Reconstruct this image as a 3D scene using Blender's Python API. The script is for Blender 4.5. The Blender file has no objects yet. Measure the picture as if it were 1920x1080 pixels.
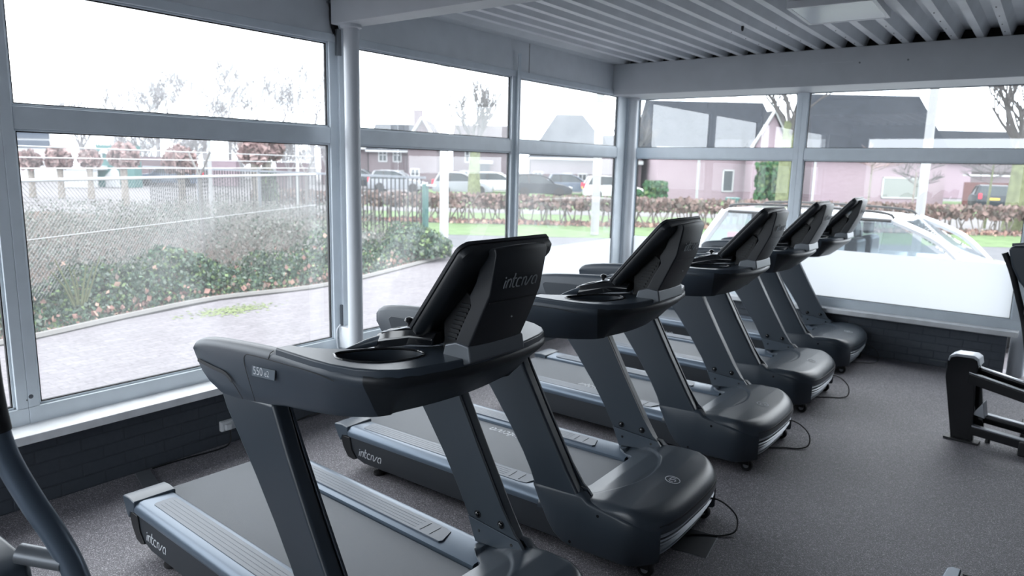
import bpy, bmesh, math, random
from mathutils import Vector, Matrix, Euler
PI = math.pi
scene = bpy.context.scene
C = scene.collection

# ------------------------------------------------------------------ camera
yaw, pitch, roll = map(math.radians, (-37.02494, -9.82602, 1.30970))
CAM = Vector((4.2077, -7.9919, 1.8620))
fw = Vector((math.sin(yaw)*math.cos(pitch), math.cos(yaw)*math.cos(pitch), math.sin(pitch)))
rt0 = fw.cross(Vector((0, 0, 1))).normalized(); up0 = rt0.cross(fw)
rt = rt0*math.cos(roll)+up0*math.sin(roll); up = -rt0*math.sin(roll)+up0*math.cos(roll)
cd = bpy.data.cameras.new('camera'); cam = bpy.data.objects.new('camera', cd); C.objects.link(cam)
m = Matrix((rt, up, -fw)).transposed().to_4x4(); m.translation = CAM; cam.matrix_world = m
cd.sensor_width = 36; cd.lens = 1327.867/1920*36; cd.clip_start = .05; cd.clip_end = 400
cd.dof.use_dof = True; cd.dof.focus_distance = 2.75; cd.dof.aperture_fstop = 3.2
scene.camera = cam

# ------------------------------------------------------------------ world, light, exposure
W = bpy.data.worlds.new('overcast sky'); scene.world = W; W.use_nodes = True
wn = W.node_tree; bg = wn.nodes['Background']
tc = wn.nodes.new('ShaderNodeTexCoord'); sx = wn.nodes.new('ShaderNodeSeparateXYZ'); rp = wn.nodes.new('ShaderNodeValToRGB')
wn.links.new(tc.outputs['Generated'], sx.inputs[0]); wn.links.new(sx.outputs['Z'], rp.inputs[0]); wn.links.new(rp.outputs[0], bg.inputs[0])
rp.color_ramp.elements[0].position = 0.0; rp.color_ramp.elements[0].color = (.84, .92, 1, 1)
rp.color_ramp.elements[1].position = .6; rp.color_ramp.elements[1].color = (.93, .97, 1, 1)
bg.inputs[1].default_value = 5.4
scene.view_settings.view_transform = 'Standard'; scene.view_settings.look = 'None'
scene.view_settings.gamma = 1; scene.view_settings.use_curve_mapping = False
scene.view_settings.exposure = 0.22
scene.cycles.max_bounces = 10; scene.cycles.transparent_max_bounces = 16
scene.cycles.sample_clamp_indirect = 6

# ------------------------------------------------------------------ materials
def mat(name, col, rough=.5, metal=0, noise=0, nscale=40, bump=0, bscale=200, spec=.5, coat=0, island=None, emit=None, bdist=.004):
    M = bpy.data.materials.new(name); M.use_nodes = True; t = M.node_tree; p = t.nodes['Principled BSDF']
    p.inputs['Base Color'].default_value = (*col, 1); p.inputs['Roughness'].default_value = rough
    p.inputs['Metallic'].default_value = metal; p.inputs['Specular IOR Level'].default_value = spec
    p.inputs['Coat Weight'].default_value = coat; p.inputs['Coat Roughness'].default_value = .08
    g = t.nodes.new('ShaderNodeNewGeometry') if island else t.nodes.new('ShaderNodeTexCoord')
    if island:
        r = t.nodes.new('ShaderNodeValToRGB'); r.color_ramp.interpolation = 'CONSTANT'
        t.links.new(g.outputs['Random Per Island'], r.inputs[0])
        e = r.color_ramp.elements; n = len(island)
        while len(e) < n: e.new(.5)
        for i, c in enumerate(island): e[i].position = i/n; e[i].color = (*c, 1)
        t.links.new(r.outputs[0], p.inputs['Base Color'])
        g = t.nodes.new('ShaderNodeTexCoord')
    if noise:
        nz = t.nodes.new('ShaderNodeTexNoise'); nz.inputs['Scale'].default_value = nscale; nz.inputs['Detail'].default_value = 6
        t.links.new(g.outputs['Object'], nz.inputs['Vector'])
        r = t.nodes.new('ShaderNodeValToRGB'); t.links.new(nz.outputs['Fac'], r.inputs[0])
        r.color_ramp.elements[0].position = .3; r.color_ramp.elements[1].position = .7
        r.color_ramp.elements[0].color = (*[c*(1-noise) for c in col], 1)
        r.color_ramp.elements[1].color = (*[min(1, c*(1+noise)) for c in col], 1)
        t.links.new(r.outputs[0], p.inputs['Base Color'])
    if bump:
        nb = t.nodes.new('ShaderNodeTexNoise'); nb.inputs['Scale'].default_value = bscale; nb.inputs['Detail'].default_value = 3
        t.links.new(g.outputs['Object'], nb.inputs['Vector'])
        b = t.nodes.new('ShaderNodeBump'); b.inputs['Strength'].default_value = bump; b.inputs['Distance'].default_value = bdist
        t.links.new(nb.outputs['Fac'], b.inputs['Height']); t.links.new(b.outputs[0], p.inputs['Normal'])
    if emit:
        p.inputs['Emission Color'].default_value = (*col, 1); p.inputs['Emission Strength'].default_value = emit
    return M

def mat_speckle(name, c1, c2, scale, rough, bump=.3, c3=None, big=.0):
    M = bpy.data.materials.new(name); M.use_nodes = True; t = M.node_tree; p = t.nodes['Principled BSDF']
    p.inputs['Roughness'].default_value = rough
    g = t.nodes.new('ShaderNodeTexCoord'); v = t.nodes.new('ShaderNodeTexVoronoi'); v.inputs['Scale'].default_value = scale
    t.links.new(g.outputs['Object'], v.inputs['Vector'])
    s = t.nodes.new('ShaderNodeSeparateColor'); t.links.new(v.outputs['Color'], s.inputs[0])
    r = t.nodes.new('ShaderNodeValToRGB'); e = r.color_ramp.elements
    e[0].color = (*c1, 1); e[1].color = (*c2, 1); e[0].position = .15; e[1].position = .9
    if c3: n = e.new(.97); n.color = (*c3, 1)
    t.links.new(s.outputs[0], r.inputs[0])
    last = r.outputs[0]
    if big:
        nz = t.nodes.new('ShaderNodeTexNoise'); nz.inputs['Scale'].default_value = 1.3; nz.inputs['Detail'].default_value = 4
        t.links.new(g.outputs['Object'], nz.inputs['Vector'])
        mr = t.nodes.new('ShaderNodeMapRange'); mr.inputs['From Min'].default_value = .3; mr.inputs['From Max'].default_value = .7
        mr.inputs['To Min'].default_value = 1-big; mr.inputs['To Max'].default_value = 1+big
        t.links.new(nz.outputs['Fac'], mr.inputs[0])
        mx = t.nodes.new('ShaderNodeVectorMath'); mx.operation = 'SCALE'
        t.links.new(last, mx.inputs[0]); t.links.new(mr.outputs[0], mx.inputs['Scale']); last = mx.outputs[0]
    t.links.new(last, p.inputs['Base Color'])
    if bump:
        b = t.nodes.new('ShaderNodeBump'); b.inputs['Strength'].default_value = bump; b.inputs['Distance'].default_value = .003
        t.links.new(s.outputs[1], b.inputs['Height']); t.links.new(b.outputs[0], p.inputs['Normal'])
    return M

def mat_brick(name, c1, c2, cm, sx_, bw, bh, mortar=.008, rough=.6, bump=.6, axes='YZ', msize=None, noise=.15):
    M = bpy.data.materials.new(name); M.use_nodes = True; t = M.node_tree; p = t.nodes['Principled BSDF']
    p.inputs['Roughness'].default_value = rough
    g = t.nodes.new('ShaderNodeTexCoord'); s = t.nodes.new('ShaderNodeSeparateXYZ'); t.links.new(g.outputs['Object'], s.inputs[0])
    c = t.nodes.new('ShaderNodeCombineXYZ')
    t.links.new(s.outputs[axes[0]], c.inputs[0]); t.links.new(s.outputs[axes[1]], c.inputs[1])
    b = t.nodes.new('ShaderNodeTexBrick'); b.inputs['Scale'].default_value = sx_
    b.inputs['Brick Width'].default_value = bw; b.inputs['Row Height'].default_value = bh
    b.inputs['Mortar Size'].default_value = mortar; b.inputs['Mortar Smooth'].default_value = .5
    b.inputs['Color1'].default_value = (*c1, 1); b.inputs['Color2'].default_value = (*c2, 1); b.inputs['Mortar'].default_value = (*cm, 1)
    t.links.new(c.outputs[0], b.inputs['Vector'])
    nz = t.nodes.new('ShaderNodeTexNoise'); nz.inputs['Scale'].default_value = 25; t.links.new(g.outputs['Object'], nz.inputs['Vector'])
    mr = t.nodes.new('ShaderNodeMapRange'); mr.inputs['To Min'].default_value = 1-noise; mr.inputs['To Max'].default_value = 1+noise
    t.links.new(nz.outputs['Fac'], mr.inputs[0])
    mx = t.nodes.new('ShaderNodeVectorMath'); mx.operation = 'SCALE'
    t.links.new(b.outputs['Color'], mx.inputs[0]); t.links.new(mr.outputs[0], mx.inputs['Scale']); t.links.new(mx.outputs[0], p.inputs['Base Color'])
    if bump:
        sb = t.nodes.new('ShaderNodeMath'); sb.operation = 'SUBTRACT'; t.links.new(nz.outputs['Fac'], sb.inputs[0]); t.links.new(b.outputs['Fac'], sb.inputs[1])
        bu = t.nodes.new('ShaderNodeBump'); bu.inputs['Strength'].default_value = bump; bu.inputs['Distance'].default_value = .006
        t.links.new(sb.outputs[0], bu.inputs['Height']); t.links.new(bu.outputs[0], p.inputs['Normal'])
    return M

def mat_glass(name, film=.05, tint=(1, 1, 1), streak=True, fr=1.8):
    M = bpy.data.materials.new(name); M.use_nodes = True; t = M.node_tree; t.nodes.remove(t.nodes['Principled BSDF'])
    out = t.nodes['Material Output']
    tr = t.nodes.new('ShaderNodeBsdfTransparent'); tr.inputs[0].default_value = (*tint, 1)
    gl = t.nodes.new('ShaderNodeBsdfGlossy'); gl.inputs['Roughness'].default_value = 0
    f = t.nodes.new('ShaderNodeFresnel'); f.inputs[0].default_value = fr
    mx = t.nodes.new('ShaderNodeMixShader'); t.links.new(f.outputs[0], mx.inputs[0]); t.links.new(tr.outputs[0], mx.inputs[1]); t.links.new(gl.outputs[0], mx.inputs[2])
    if film:
        tl = t.nodes.new('ShaderNodeBsdfTranslucent'); tl.inputs[0].default_value = (.95, .97, 1, 1)
        m2 = t.nodes.new('ShaderNodeMixShader'); m2.inputs[0].default_value = film
        if streak:
            g = t.nodes.new('ShaderNodeTexCoord'); nz = t.nodes.new('ShaderNodeTexNoise'); nz.inputs['Scale'].default_value = 1.6; nz.inputs['Detail'].default_value = 5
            nz.inputs['Distortion'].default_value = .6
            t.links.new(g.outputs['Object'], nz.inputs['Vector'])
            mr = t.nodes.new('ShaderNodeMapRange'); mr.inputs['From Min'].default_value = .35; mr.inputs['From Max'].default_value = .75
            mr.inputs['To Min'].default_value = film*.45; mr.inputs['To Max'].default_value = film*2.0
            t.links.new(nz.outputs['Fac'], mr.inputs[0]); t.links.new(mr.outputs[0], m2.inputs[0])
        t.links.new(mx.outputs[0], m2.inputs[1]); t.links.new(tl.outputs[0], m2.inputs[2]); t.links.new(m2.outputs[0], out.inputs[0])
    else: t.links.new(mx.outputs[0], out.inputs[0])
    return M

def mat_frost(name):
    M = bpy.data.materials.new(name); M.use_nodes = True; t = M.node_tree; t.nodes.remove(t.nodes['Principled BSDF'])
    out = t.nodes['Material Output']
    tl = t.nodes.new('ShaderNodeBsdfTranslucent'); tl.inputs[0].default_value = (.47, .49, .51, 1)
    df = t.nodes.new('ShaderNodeBsdfDiffuse'); df.inputs[0].default_value = (.7, .74, .78, 1)
    mx = t.nodes.new('ShaderNodeMixShader'); mx.inputs[0].default_value = .25
    t.links.new(tl.outputs[0], mx.inputs[1]); t.links.new(df.outputs[0], mx.inputs[2]); t.links.new(mx.outputs[0], out.inputs[0])
    return M

K = {}
K['body'] = mat('satin charcoal plastic', (.030, .041, .055), .38, bump=.06, bscale=900, bdist=.001)
K['body2'] = mat('satin grey plastic', (.050, .066, .086), .34, bump=.05, bscale=900, bdist=.001)
K['apron'] = mat('black and shaded satin plastic', (.010, .013, .017), .42, bump=.06, bscale=900, bdist=.001)  # also holds the painted shade of the console apron
K['hood'] = mat('dark hood plastic', (.036, .047, .061), .30, bump=.12, bscale=1400, bdist=.001)
K['skirt'] = mat('dark side skirt', (.020, .025, .032), .5)
K['rail'] = mat('anodised rail', (.11, .145, .19), .34, metal=.35)
K['pad'] = mat('ribbed foot pad', (.088, .110, .142), .42, bump=.15, bscale=300)
K['belt'] = mat('walking belt', (.085, .098, .115), .5, noise=.18, nscale=500, bump=.5, bscale=900)
K['black'] = mat('black plastic', (.008, .009, .011), .45)
K['shell'] = mat('window lit satin plastic', (.046, .060, .079), .40, bump=.05, bscale=900, bdist=.001)  # lighter copy of the body plastic, window reflection put into its colour
K['mast'] = mat('black grained plastic', (.013, .016, .021), .42, bump=.08, bscale=900, bdist=.001)
K['gloss'] = mat('gloss black', (.008, .009, .011), .12)
K['silver'] = mat('silver trim', (.30, .32, .35), .36, metal=.7)
K['gunmetal'] = mat('gunmetal bracket', (.16, .175, .195), .38, metal=.4)
K['slat'] = mat('bright grille slat', (.42, .45, .49), .35, metal=.3)
K['steel'] = mat('bright steel', (.5, .52, .55), .25, metal=1)
K['logo'] = mat('white print', (.55, .58, .62), .5)
K['logodim'] = mat('grey print', (.33, .36, .39), .5)
K['rubber'] = mat('rubber', (.01, .01, .012), .7)
K['cable'] = mat('black cable', (.008, .009, .01), .4)
K['label'] = mat('label plate', (.10, .13, .16), .4)
K['screen'] = mat('screen glass', (.004, .004, .005), .05)
K['floor'] = mat_speckle('speckled rubber floor', (.085, .083, .095), (.245, .235, .262), 290, .60, .30, (.50, .49, .52), .08)
K['frame'] = mat('painted window frame', (.70, .765, .82), .28, noise=.04, nscale=8)
K['header'] = mat('painted header', (.76, .80, .84), .55, noise=.04, nscale=5)
K['beam'] = mat('painted beam', (.51, .54, .57), .5, noise=.04, nscale=5)
K['ceil'] = mat('corrugated ceiling', (.68, .71, .74), .45, noise=.06, nscale=4)
K['void'] = mat('dark void', (.01, .01, .012), .9)
K['pipe'] = mat('white painted pipe', (.60, .63, .67), .35)
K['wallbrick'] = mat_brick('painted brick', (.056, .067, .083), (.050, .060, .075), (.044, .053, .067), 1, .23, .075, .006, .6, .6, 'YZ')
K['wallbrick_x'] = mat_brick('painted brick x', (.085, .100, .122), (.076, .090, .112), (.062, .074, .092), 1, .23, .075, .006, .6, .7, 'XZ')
K['sill'] = mat('marble sill', (.74, .76, .78), .3, noise=.1, nscale=9)
K['inwall'] = mat('grey wall', (.30, .32, .35), .7)
K['white'] = mat('white plastic', (.68, .71, .74), .4)
K['glass'] = mat_glass('window glass', .05)
K['glass_b'] = mat_glass('back window glass', .012, fr=2.3)
K['glass_b_low'] = mat_glass('back window lower glass', .015, fr=1.4)
K['cglass'] = mat_glass('car glass', .10, (.55, .62, .66), False)
K['frost'] = mat_frost('frosted film and reflection')
K['lampglass'] = mat('lamp diffuser', (.55, .60, .66), .25)
# outdoors
K['paving'] = mat_brick('paving bricks', (.140, .130, .142), (.118, .109, .120), (.092, .086, .094), 1, .21, .105, .006, .85, .4, 'YX', noise=.35)
K['ground'] = mat('pale ground', (.15, .145, .15), .9, noise=.12, nscale=2)
K['asphalt'] = mat('asphalt', (.105, .108, .118), .85, noise=.1, nscale=3)
K['grass'] = mat('grass', (.105, .155, .075), .9, noise=.2, nscale=3)
K['soil'] = mat('leaf litter', (.085, .060, .048), .95, noise=.4, nscale=30)
K['kerb'] = mat('concrete kerb', (.17, .165, .16), .9)
K['galv'] = mat('galvanised wire', (.28, .285, .29), .5)
K['bark'] = mat('pale bark', (.22, .20, .18), .9, noise=.3, nscale=12)
K['barkgreen'] = mat('mossy bark', (.135, .150, .085), .9, noise=.3, nscale=6)
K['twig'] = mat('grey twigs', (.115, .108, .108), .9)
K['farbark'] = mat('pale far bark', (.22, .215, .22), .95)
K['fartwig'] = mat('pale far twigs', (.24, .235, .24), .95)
K['pbrick'] = mat_brick('pink brick', (.285, .218, .25), (.26, .198, .228), (.30, .25, .272), 1, .3, .1, .012, .85, 0, 'XZ')
K['dbrick'] = mat_brick('brown brick', (.125, .095, .105), (.11, .082, .092), (.14, .115, .12), 1, .3, .1, .012, .85, 0, 'XZ')
K['roof'] = mat('slate roof', (.016, .020, .027), .7, noise=.2, nscale=3)
K['roof2'] = mat('brown tile roof', (.060, .052, .055), .8, noise=.2, nscale=3)
K['wwhite'] = mat('white woodwork', (.42, .43, .44), .5)
K['wpane'] = mat('house pane', (.03, .04, .045), .3, spec=.2)
K['blind'] = mat('pale blinds', (.20, .215, .205), .7)
K['reddoor'] = mat('red brown boards', (.085, .022, .020), .6)
K['teal'] = mat('teal cladding', (.045, .12, .115), .6)
K['navy'] = mat('navy panel', (.022, .036, .060), .4)
K['carwhite'] = mat('white car paint', (.62, .63, .65), .22, coat=1)
K['cardark'] = mat('dark car paint', (.02, .026, .034), .45, spec=.2)
K['carblue'] = mat('blue car paint', (.05, .075, .12), .25, coat=1)
K['carsilver'] = mat('silver car paint', (.22, .23, .25), .3, metal=.3)
K['redlight'] = mat('red tail light', (.6, .02, .05), .2)
K['yellow'] = mat('yellow plate', (.7, .45, .05), .4)
K['green'] = mat('dark green bin', (.03, .10, .09), .5)
K['ivy'] = mat('ivy leaves', (.1, .15, .1), .55, island=[(.070, .110, .080), (.090, .140, .096), (.050, .082, .064), (.150, .210, .100), (.140, .170, .138), (.090, .115, .098)])
K['bramble'] = mat('bramble stems', (.2, .2, .18), .9, island=[(.185, .180, .168), (.150, .165, .150), (.205, .185, .175), (.135, .155, .138), (.225, .215, .208)])
K['deadleaf'] = mat('fallen leaves', (.4, .15, .1), .8, island=[(.27, .155, .13), (.19, .115, .10), (.36, .24, .19), (.18, .135, .115)])
K['pollard'] = mat('pollard crown leaves', (.4, .2, .15), .9, island=[(.25, .175, .17), (.18, .122, .12), (.32, .235, .225), (.23, .185, .18)])
K['beech'] = mat('beech hedge leaves', (.4, .25, .18), .9, island=[(.185, .130, .118), (.15, .108, .100), (.22, .165, .150), (.13, .112, .102)])
K['hedgegreen'] = mat('green hedge leaves', (.1, .3, .1), .8, island=[(.045, .115, .055), (.06, .14, .062), (.038, .090, .045), (.10, .15, .06)])

for k_ in ('roof', 'roof2', 'asphalt', 'ivy', 'bramble', 'soil', 'beech', 'hedgegreen', 'pollard', 'twig', 'fartwig', 'farbark', 'bark', 'barkgreen', 'pbrick', 'dbrick', 'ground', 'grass'):
    K[k_].node_tree.nodes['Principled BSDF'].inputs['Specular IOR Level'].default_value = .12

# ------------------------------------------------------------------ mesh helpers
class MB:
    def __init__(s): s.v = []; s.f = []
    def add(s, vs, fs):
        o = len(s.v); s.v += [tuple(v) for v in vs]; s.f += [tuple(i+o for i in f) for f in fs]; return s
    def box(s, a, b):
        (x0, y0, z0), (x1, y1, z1) = a, b
        return s.add([(x0,y0,z0),(x1,y0,z0),(x1,y1,z0),(x0,y1,z0),(x0,y0,z1),(x1,y0,z1),(x1,y1,z1),(x0,y1,z1)],
                     [(0,3,2,1),(4,5,6,7),(0,1,5,4),(1,2,6,5),(2,3,7,6),(3,0,4,7)])
    def prism(s, pts, ax, a, b):
        n = len(pts)
        def P(p, t): return (p[0], t, p[1]) if ax == 'y' else ((p[0], p[1], t) if ax == 'z' else (t, p[0], p[1]))
        vs = [P(p, a) for p in pts]+[P(p, b) for p in pts]
        return s.add(vs, [tuple(range(n))[::-1], tuple(range(n, 2*n))]+[(i, (i+1) % n, n+(i+1) % n, n+i) for i in range(n)])
    def loft(s, rings, closed=True, caps=True, wrap=False):
        n = len(rings[0]); o = []
        for r in rings: o += list(r)
        fs = []
        R = len(rings)
        for k in range(R if wrap else R-1):
            k2 = (k+1) % R
            for i in range(n if closed else n-1):
                j = (i+1) % n
                fs.append((k*n+i, k*n+j, k2*n+j, k2*n+i))
        if caps and not wrap: fs += [tuple(range(n))[::-1], tuple((R-1)*n+i for i in range(n))]
        return s.add(o, fs)
    def tube(s, path, r, n=8, caps=True, wrap=False, flat=1.0):
        path = [Vector(p) for p in path]; rs = r if isinstance(r, (list, tuple)) else [r]*len(path)
        rings = []; prev = None; L = len(path)
        for i, p in enumerate(path):
            a = path[i-1] if (i > 0 or wrap) else p; b = path[(i+1) % L] if (i < L-1 or wrap) else p
            t = (b-a).normalized()
            if prev is None:
                u = t.cross(Vector((0, 0, 1)))
                if u.length < .05: u = t.cross(Vector((0, 1, 0)))
                u.normalize()
            else: u = (prev-t*prev.dot(t)).normalized()
            prev = u; w = t.cross(u)
            rings.append([p+u*rs[i]*math.cos(2*PI*k/n)+w*rs[i]*flat*math.sin(2*PI*k/n) for k in range(n)])
        return s.loft(rings, True, caps, wrap)
    def cyl(s, a, b, r, n=16, r2=None): return s.tube([a, b], [r, r if r2 is None else r2], n)
    def lathe(s, prof, c=(0, 0, 0), ax='z', n=20):
        rings = []
        for r, h in prof:
            ring = []
            for k in range(n):
                a = 2*PI*k/n; x, y = r*math.cos(a), r*math.sin(a)
                v = (x, y, h) if ax == 'z' else ((x, h, y) if ax == 'y' else (h, x, y))
                ring.append((v[0]+c[0], v[1]+c[1], v[2]+c[2]))
            rings.append(ring)
        return s.loft(rings)
    def ribbon(s, pts, w, o, u, v, n, th=.0012):
        """a flat stroke of width w along 2d points in the plane o + a*u + b*v"""
        o, u, v, n = map(Vector, (o, u, v, n)); L = len(pts); lo, hi = [], []
        for i, p in enumerate(pts):
            a = pts[max(0, i-1)]; b = pts[min(L-1, i+1)]
            d = Vector((b[0]-a[0], b[1]-a[1])).normalized(); q = Vector((-d[1], d[0]))*w/2
            lo.append((p[0]-q[0], p[1]-q[1])); hi.append((p[0]+q[0], p[1]+q[1]))
        P = lambda c, h: o+u*c[0]+v*c[1]+n*h
        return s.loft([[P(lo[i], 0), P(hi[i], 0), P(hi[i], th), P(lo[i], th)] for i in range(L)])
    def build(s, name, m, parent=None, bevel=0, seg=2, ang=40, off=None, smooth=True, kind=None, flip=True):
        me = bpy.data.meshes.new(name)
        vs = s.v if off is None else [(x-off[0], y-off[1], z-off[2]) for x, y, z in s.v]
        me.from_pydata(vs, [], s.f)
        if flip:
            b = bmesh.new(); b.from_mesh(me); bmesh.ops.recalc_face_normals(b, faces=b.faces); b.to_mesh(me); b.free()
        me.materials.append(m)
        if smooth:
            me.polygons.foreach_set('use_smooth', [True]*len(me.polygons)); me.set_sharp_from_angle(angle=math.radians(ang))
        me.update()
        ob = bpy.data.objects.new(name, me); C.objects.link(ob)
        if parent: ob.parent = parent
        if bevel:
            bm = ob.modifiers.new('bevel', 'BEVEL'); bm.width = bevel; bm.segments = seg; bm.limit_method = 'ANGLE'; bm.angle_limit = math.radians(35); bm.harden_normals = True
        if kind: ob['kind'] = kind
        return ob

def tag(o, label, cat, group=None, kind=None):
    o['label'] = label; o['category'] = cat
    if group: o['group'] = group
    if kind: o['kind'] = kind
    return o
def thing(name, label, cat, loc=(0, 0, 0), rz=0, group=None):
    o = bpy.data.objects.new(name, None); C.objects.link(o); o.location = loc; o.rotation_euler = (0, 0, rz)
    o.empty_display_size = .1
    return tag(o, label, cat, group)
def struct(ob): ob['kind'] = 'structure'; return ob
def copy_tree(o, parent=None):
    kids = list(o.children); c = o.copy(); C.objects.link(c); c.parent = parent
    for ch in kids: copy_tree(ch, c)
    return c
def lerp(tab, x):
    if x <= tab[0][0]: return tab[0][1]
    for (a, va), (b, vb) in zip(tab, tab[1:]):
        if x <= b: return va+(vb-va)*(x-a)/(b-a)
    return tab[-1][1]
def spline(pts, k=6):
    """Catmull-Rom through points"""
    P = [Vector(p) for p in pts]; out = []
    for i in range(len(P)-1):
        p0, p1, p2, p3 = P[max(0, i-1)], P[i], P[i+1], P[min(len(P)-1, i+2)]
        for j in range(k):
            t = j/k; out.append(.5*((2*p1)+(p2-p0)*t+(2*p0-5*p1+4*p2-p3)*t*t+(3*p1-p0-3*p2+p3)*t**3))
    out.append(P[-1]); return out
def text_mesh(name, body, size, m, parent, o, u, v, n, th=.0012, shear=0):
    cu = bpy.data.curves.new(name, 'FONT'); cu.body = body; cu.size = size; cu.shear = shear; cu.extrude = 0
    t = bpy.data.objects.new(name, cu); me0 = t.to_mesh()
    mb = MB(); o, u, v, n = map(Vector, (o, u, v, n))
    mb.add([o+u*p.co.x+v*p.co.y+n*th for p in me0.vertices], [tuple(f.vertices) for f in me0.polygons])
    t.to_mesh_clear(); bpy.data.objects.remove(t); bpy.data.curves.remove(cu)
    return mb.build(name, m, parent, smooth=False, flip=False)
WORD = [[(0.02,0),(.02,.55),(.08,.8)],[(-.12,1.08),(.0,1.14)],[(.4,0),(.4,.9)],[(.4,.55),(.5,.8),(.68,.9),(.88,.85),(.96,.65),(.96,0)],
        [(1.3,1.45),(1.3,.3),(1.36,.1),(1.52,0),(1.7,0)],[(1.1,.92),(1.68,.92)],[(2.5,.78),(2.36,.9),(2.12,.9),(1.95,.78),(1.9,.6),(1.9,.3),(1.96,.1),(2.12,0),(2.55,0)],
        [(2.85,0),(2.85,.9)],[(2.85,.55),(2.95,.8),(3.1,.9),(3.28,.85),(3.36,.65),(3.36,.2),(3.42,.05),(3.55,0)],[(3.55,0),(3.7,.1),(4.05,.8),(4.2,.9)],
        [(5.1,0),(5.1,.62),(5.0,.83),(4.8,.9),(4.58,.83),(4.45,.62),(4.42,.3),(4.5,.07),(4.7,0),(4.82,.02)]]
def wordmark(name, h, m, parent, o, u, v, n, sh=.22, th=.0012):
    mb = MB(); s = h/1.1
    for st in WORD: mb.ribbon([((a+sh*b)*s, b*s) for a, b in st], .15*s, o, u, v, n, th)
    return mb.build(name, m, parent, smooth=False)

# ================================================================== THE ROOM
XR, YB, H1 = 9.5, -11.5, 3.10
struct(MB().box((-.02, YB, -.1), (XR, .30, 0)).build('floor', K['floor'], smooth=False))
# ceiling: corrugated sheet, ribs run towards the back wall
mb = MB(); x = .36-.1877*1; prof = [(-.14, 3.022), (.145, 3.022)]
k = 0
while x < XR:
    if k > 0: prof += [(x-.030, 3.022), (x+.026, 3.022)]
    prof += [(x+.056, 3.108), (x+.1877-.060, 3.108)]
    x += .1877; k += 1
prof.append((XR, 3.022)); n = len(prof)
mb.add([(a, YB, b) for a, b in prof]+[(a, .1, b) for a, b in prof], [(i, i+1, n+i+1, n+i) for i in range(n-1)])
ceiling = struct(mb.build('ceiling', K['ceil'], smooth=False, flip=False))
struct(MB().box((-.2, YB, 3.15), (XR, .3, 3.2)).build('ceiling_roof', K['void'], smooth=False)).name = 'trim_1'
# rib screws
mb = MB()
for x in (1.663+.1877*k for k in range(1, 12, 2)):
    for y in (-.8, -1.15, -1.5, -1.85): mb.lathe([(.005, 3.022), (.004, 3.018), (0.0001, 3.017)], (x+.002, y, 0), n=6)
mb.build('screws', K['void'], ceiling)
# window walls: brick below, header above
def wall_piece(name, mb, m): return struct(mb.build(name, m, smooth=False))
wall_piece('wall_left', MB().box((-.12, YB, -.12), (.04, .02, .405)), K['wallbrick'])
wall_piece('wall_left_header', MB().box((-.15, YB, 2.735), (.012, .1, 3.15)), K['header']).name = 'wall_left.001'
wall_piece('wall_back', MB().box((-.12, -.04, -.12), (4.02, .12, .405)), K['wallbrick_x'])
wall_piece('wall_back_header', MB().box((.0, -.02, 2.73), (XR, .1, 3.15)), K['header']).name = 'wall_back.001'
wall_piece('wall_right', MB().box((XR, YB, -.1), (XR+.1, .3, 3.2)), K['inwall'])
wall_piece('wall_front', MB().box((-.2, YB-.1, -.1), (XR, YB, .6)).box((-.2, YB-.1, 2.7), (XR, YB, 3.2)).box((-.2, YB-.1, .6), (.4, YB, 2.7)).box((3.6, YB-.1, .6), (XR, YB, 2.7)), K['inwall'])  # unseen rear wall, its window opening added to brighten the room
wall_piece('wall_left_solid', MB().box((-.15, YB, .405), (.0, -9.3, 2.735)), K['inwall']).name = 'wall_left.002'
wall_piece('wall_back_solid', MB().box((5.4, .0, -.1), (XR, .12, 2.73)), K['inwall']).name = 'wall_back.002'
# header panel joint
struct(MB().box((.010, -2.238, 2.735), (.0135, -2.232, 3.02)).build('trim_2', K['void'], smooth=False))
# sills
def sill(name, a, b): return struct(MB().box(a, b).build(name, K['sill'], bevel=.006))
sill('trim_sill_left', (-.03, YB, .407), (.215, -.03, .455)).name = 'trim_3'
sill('trim_sill_back', (.0, -.165, .41), (4.10, .0, .46)).name = 'trim_4'

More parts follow.
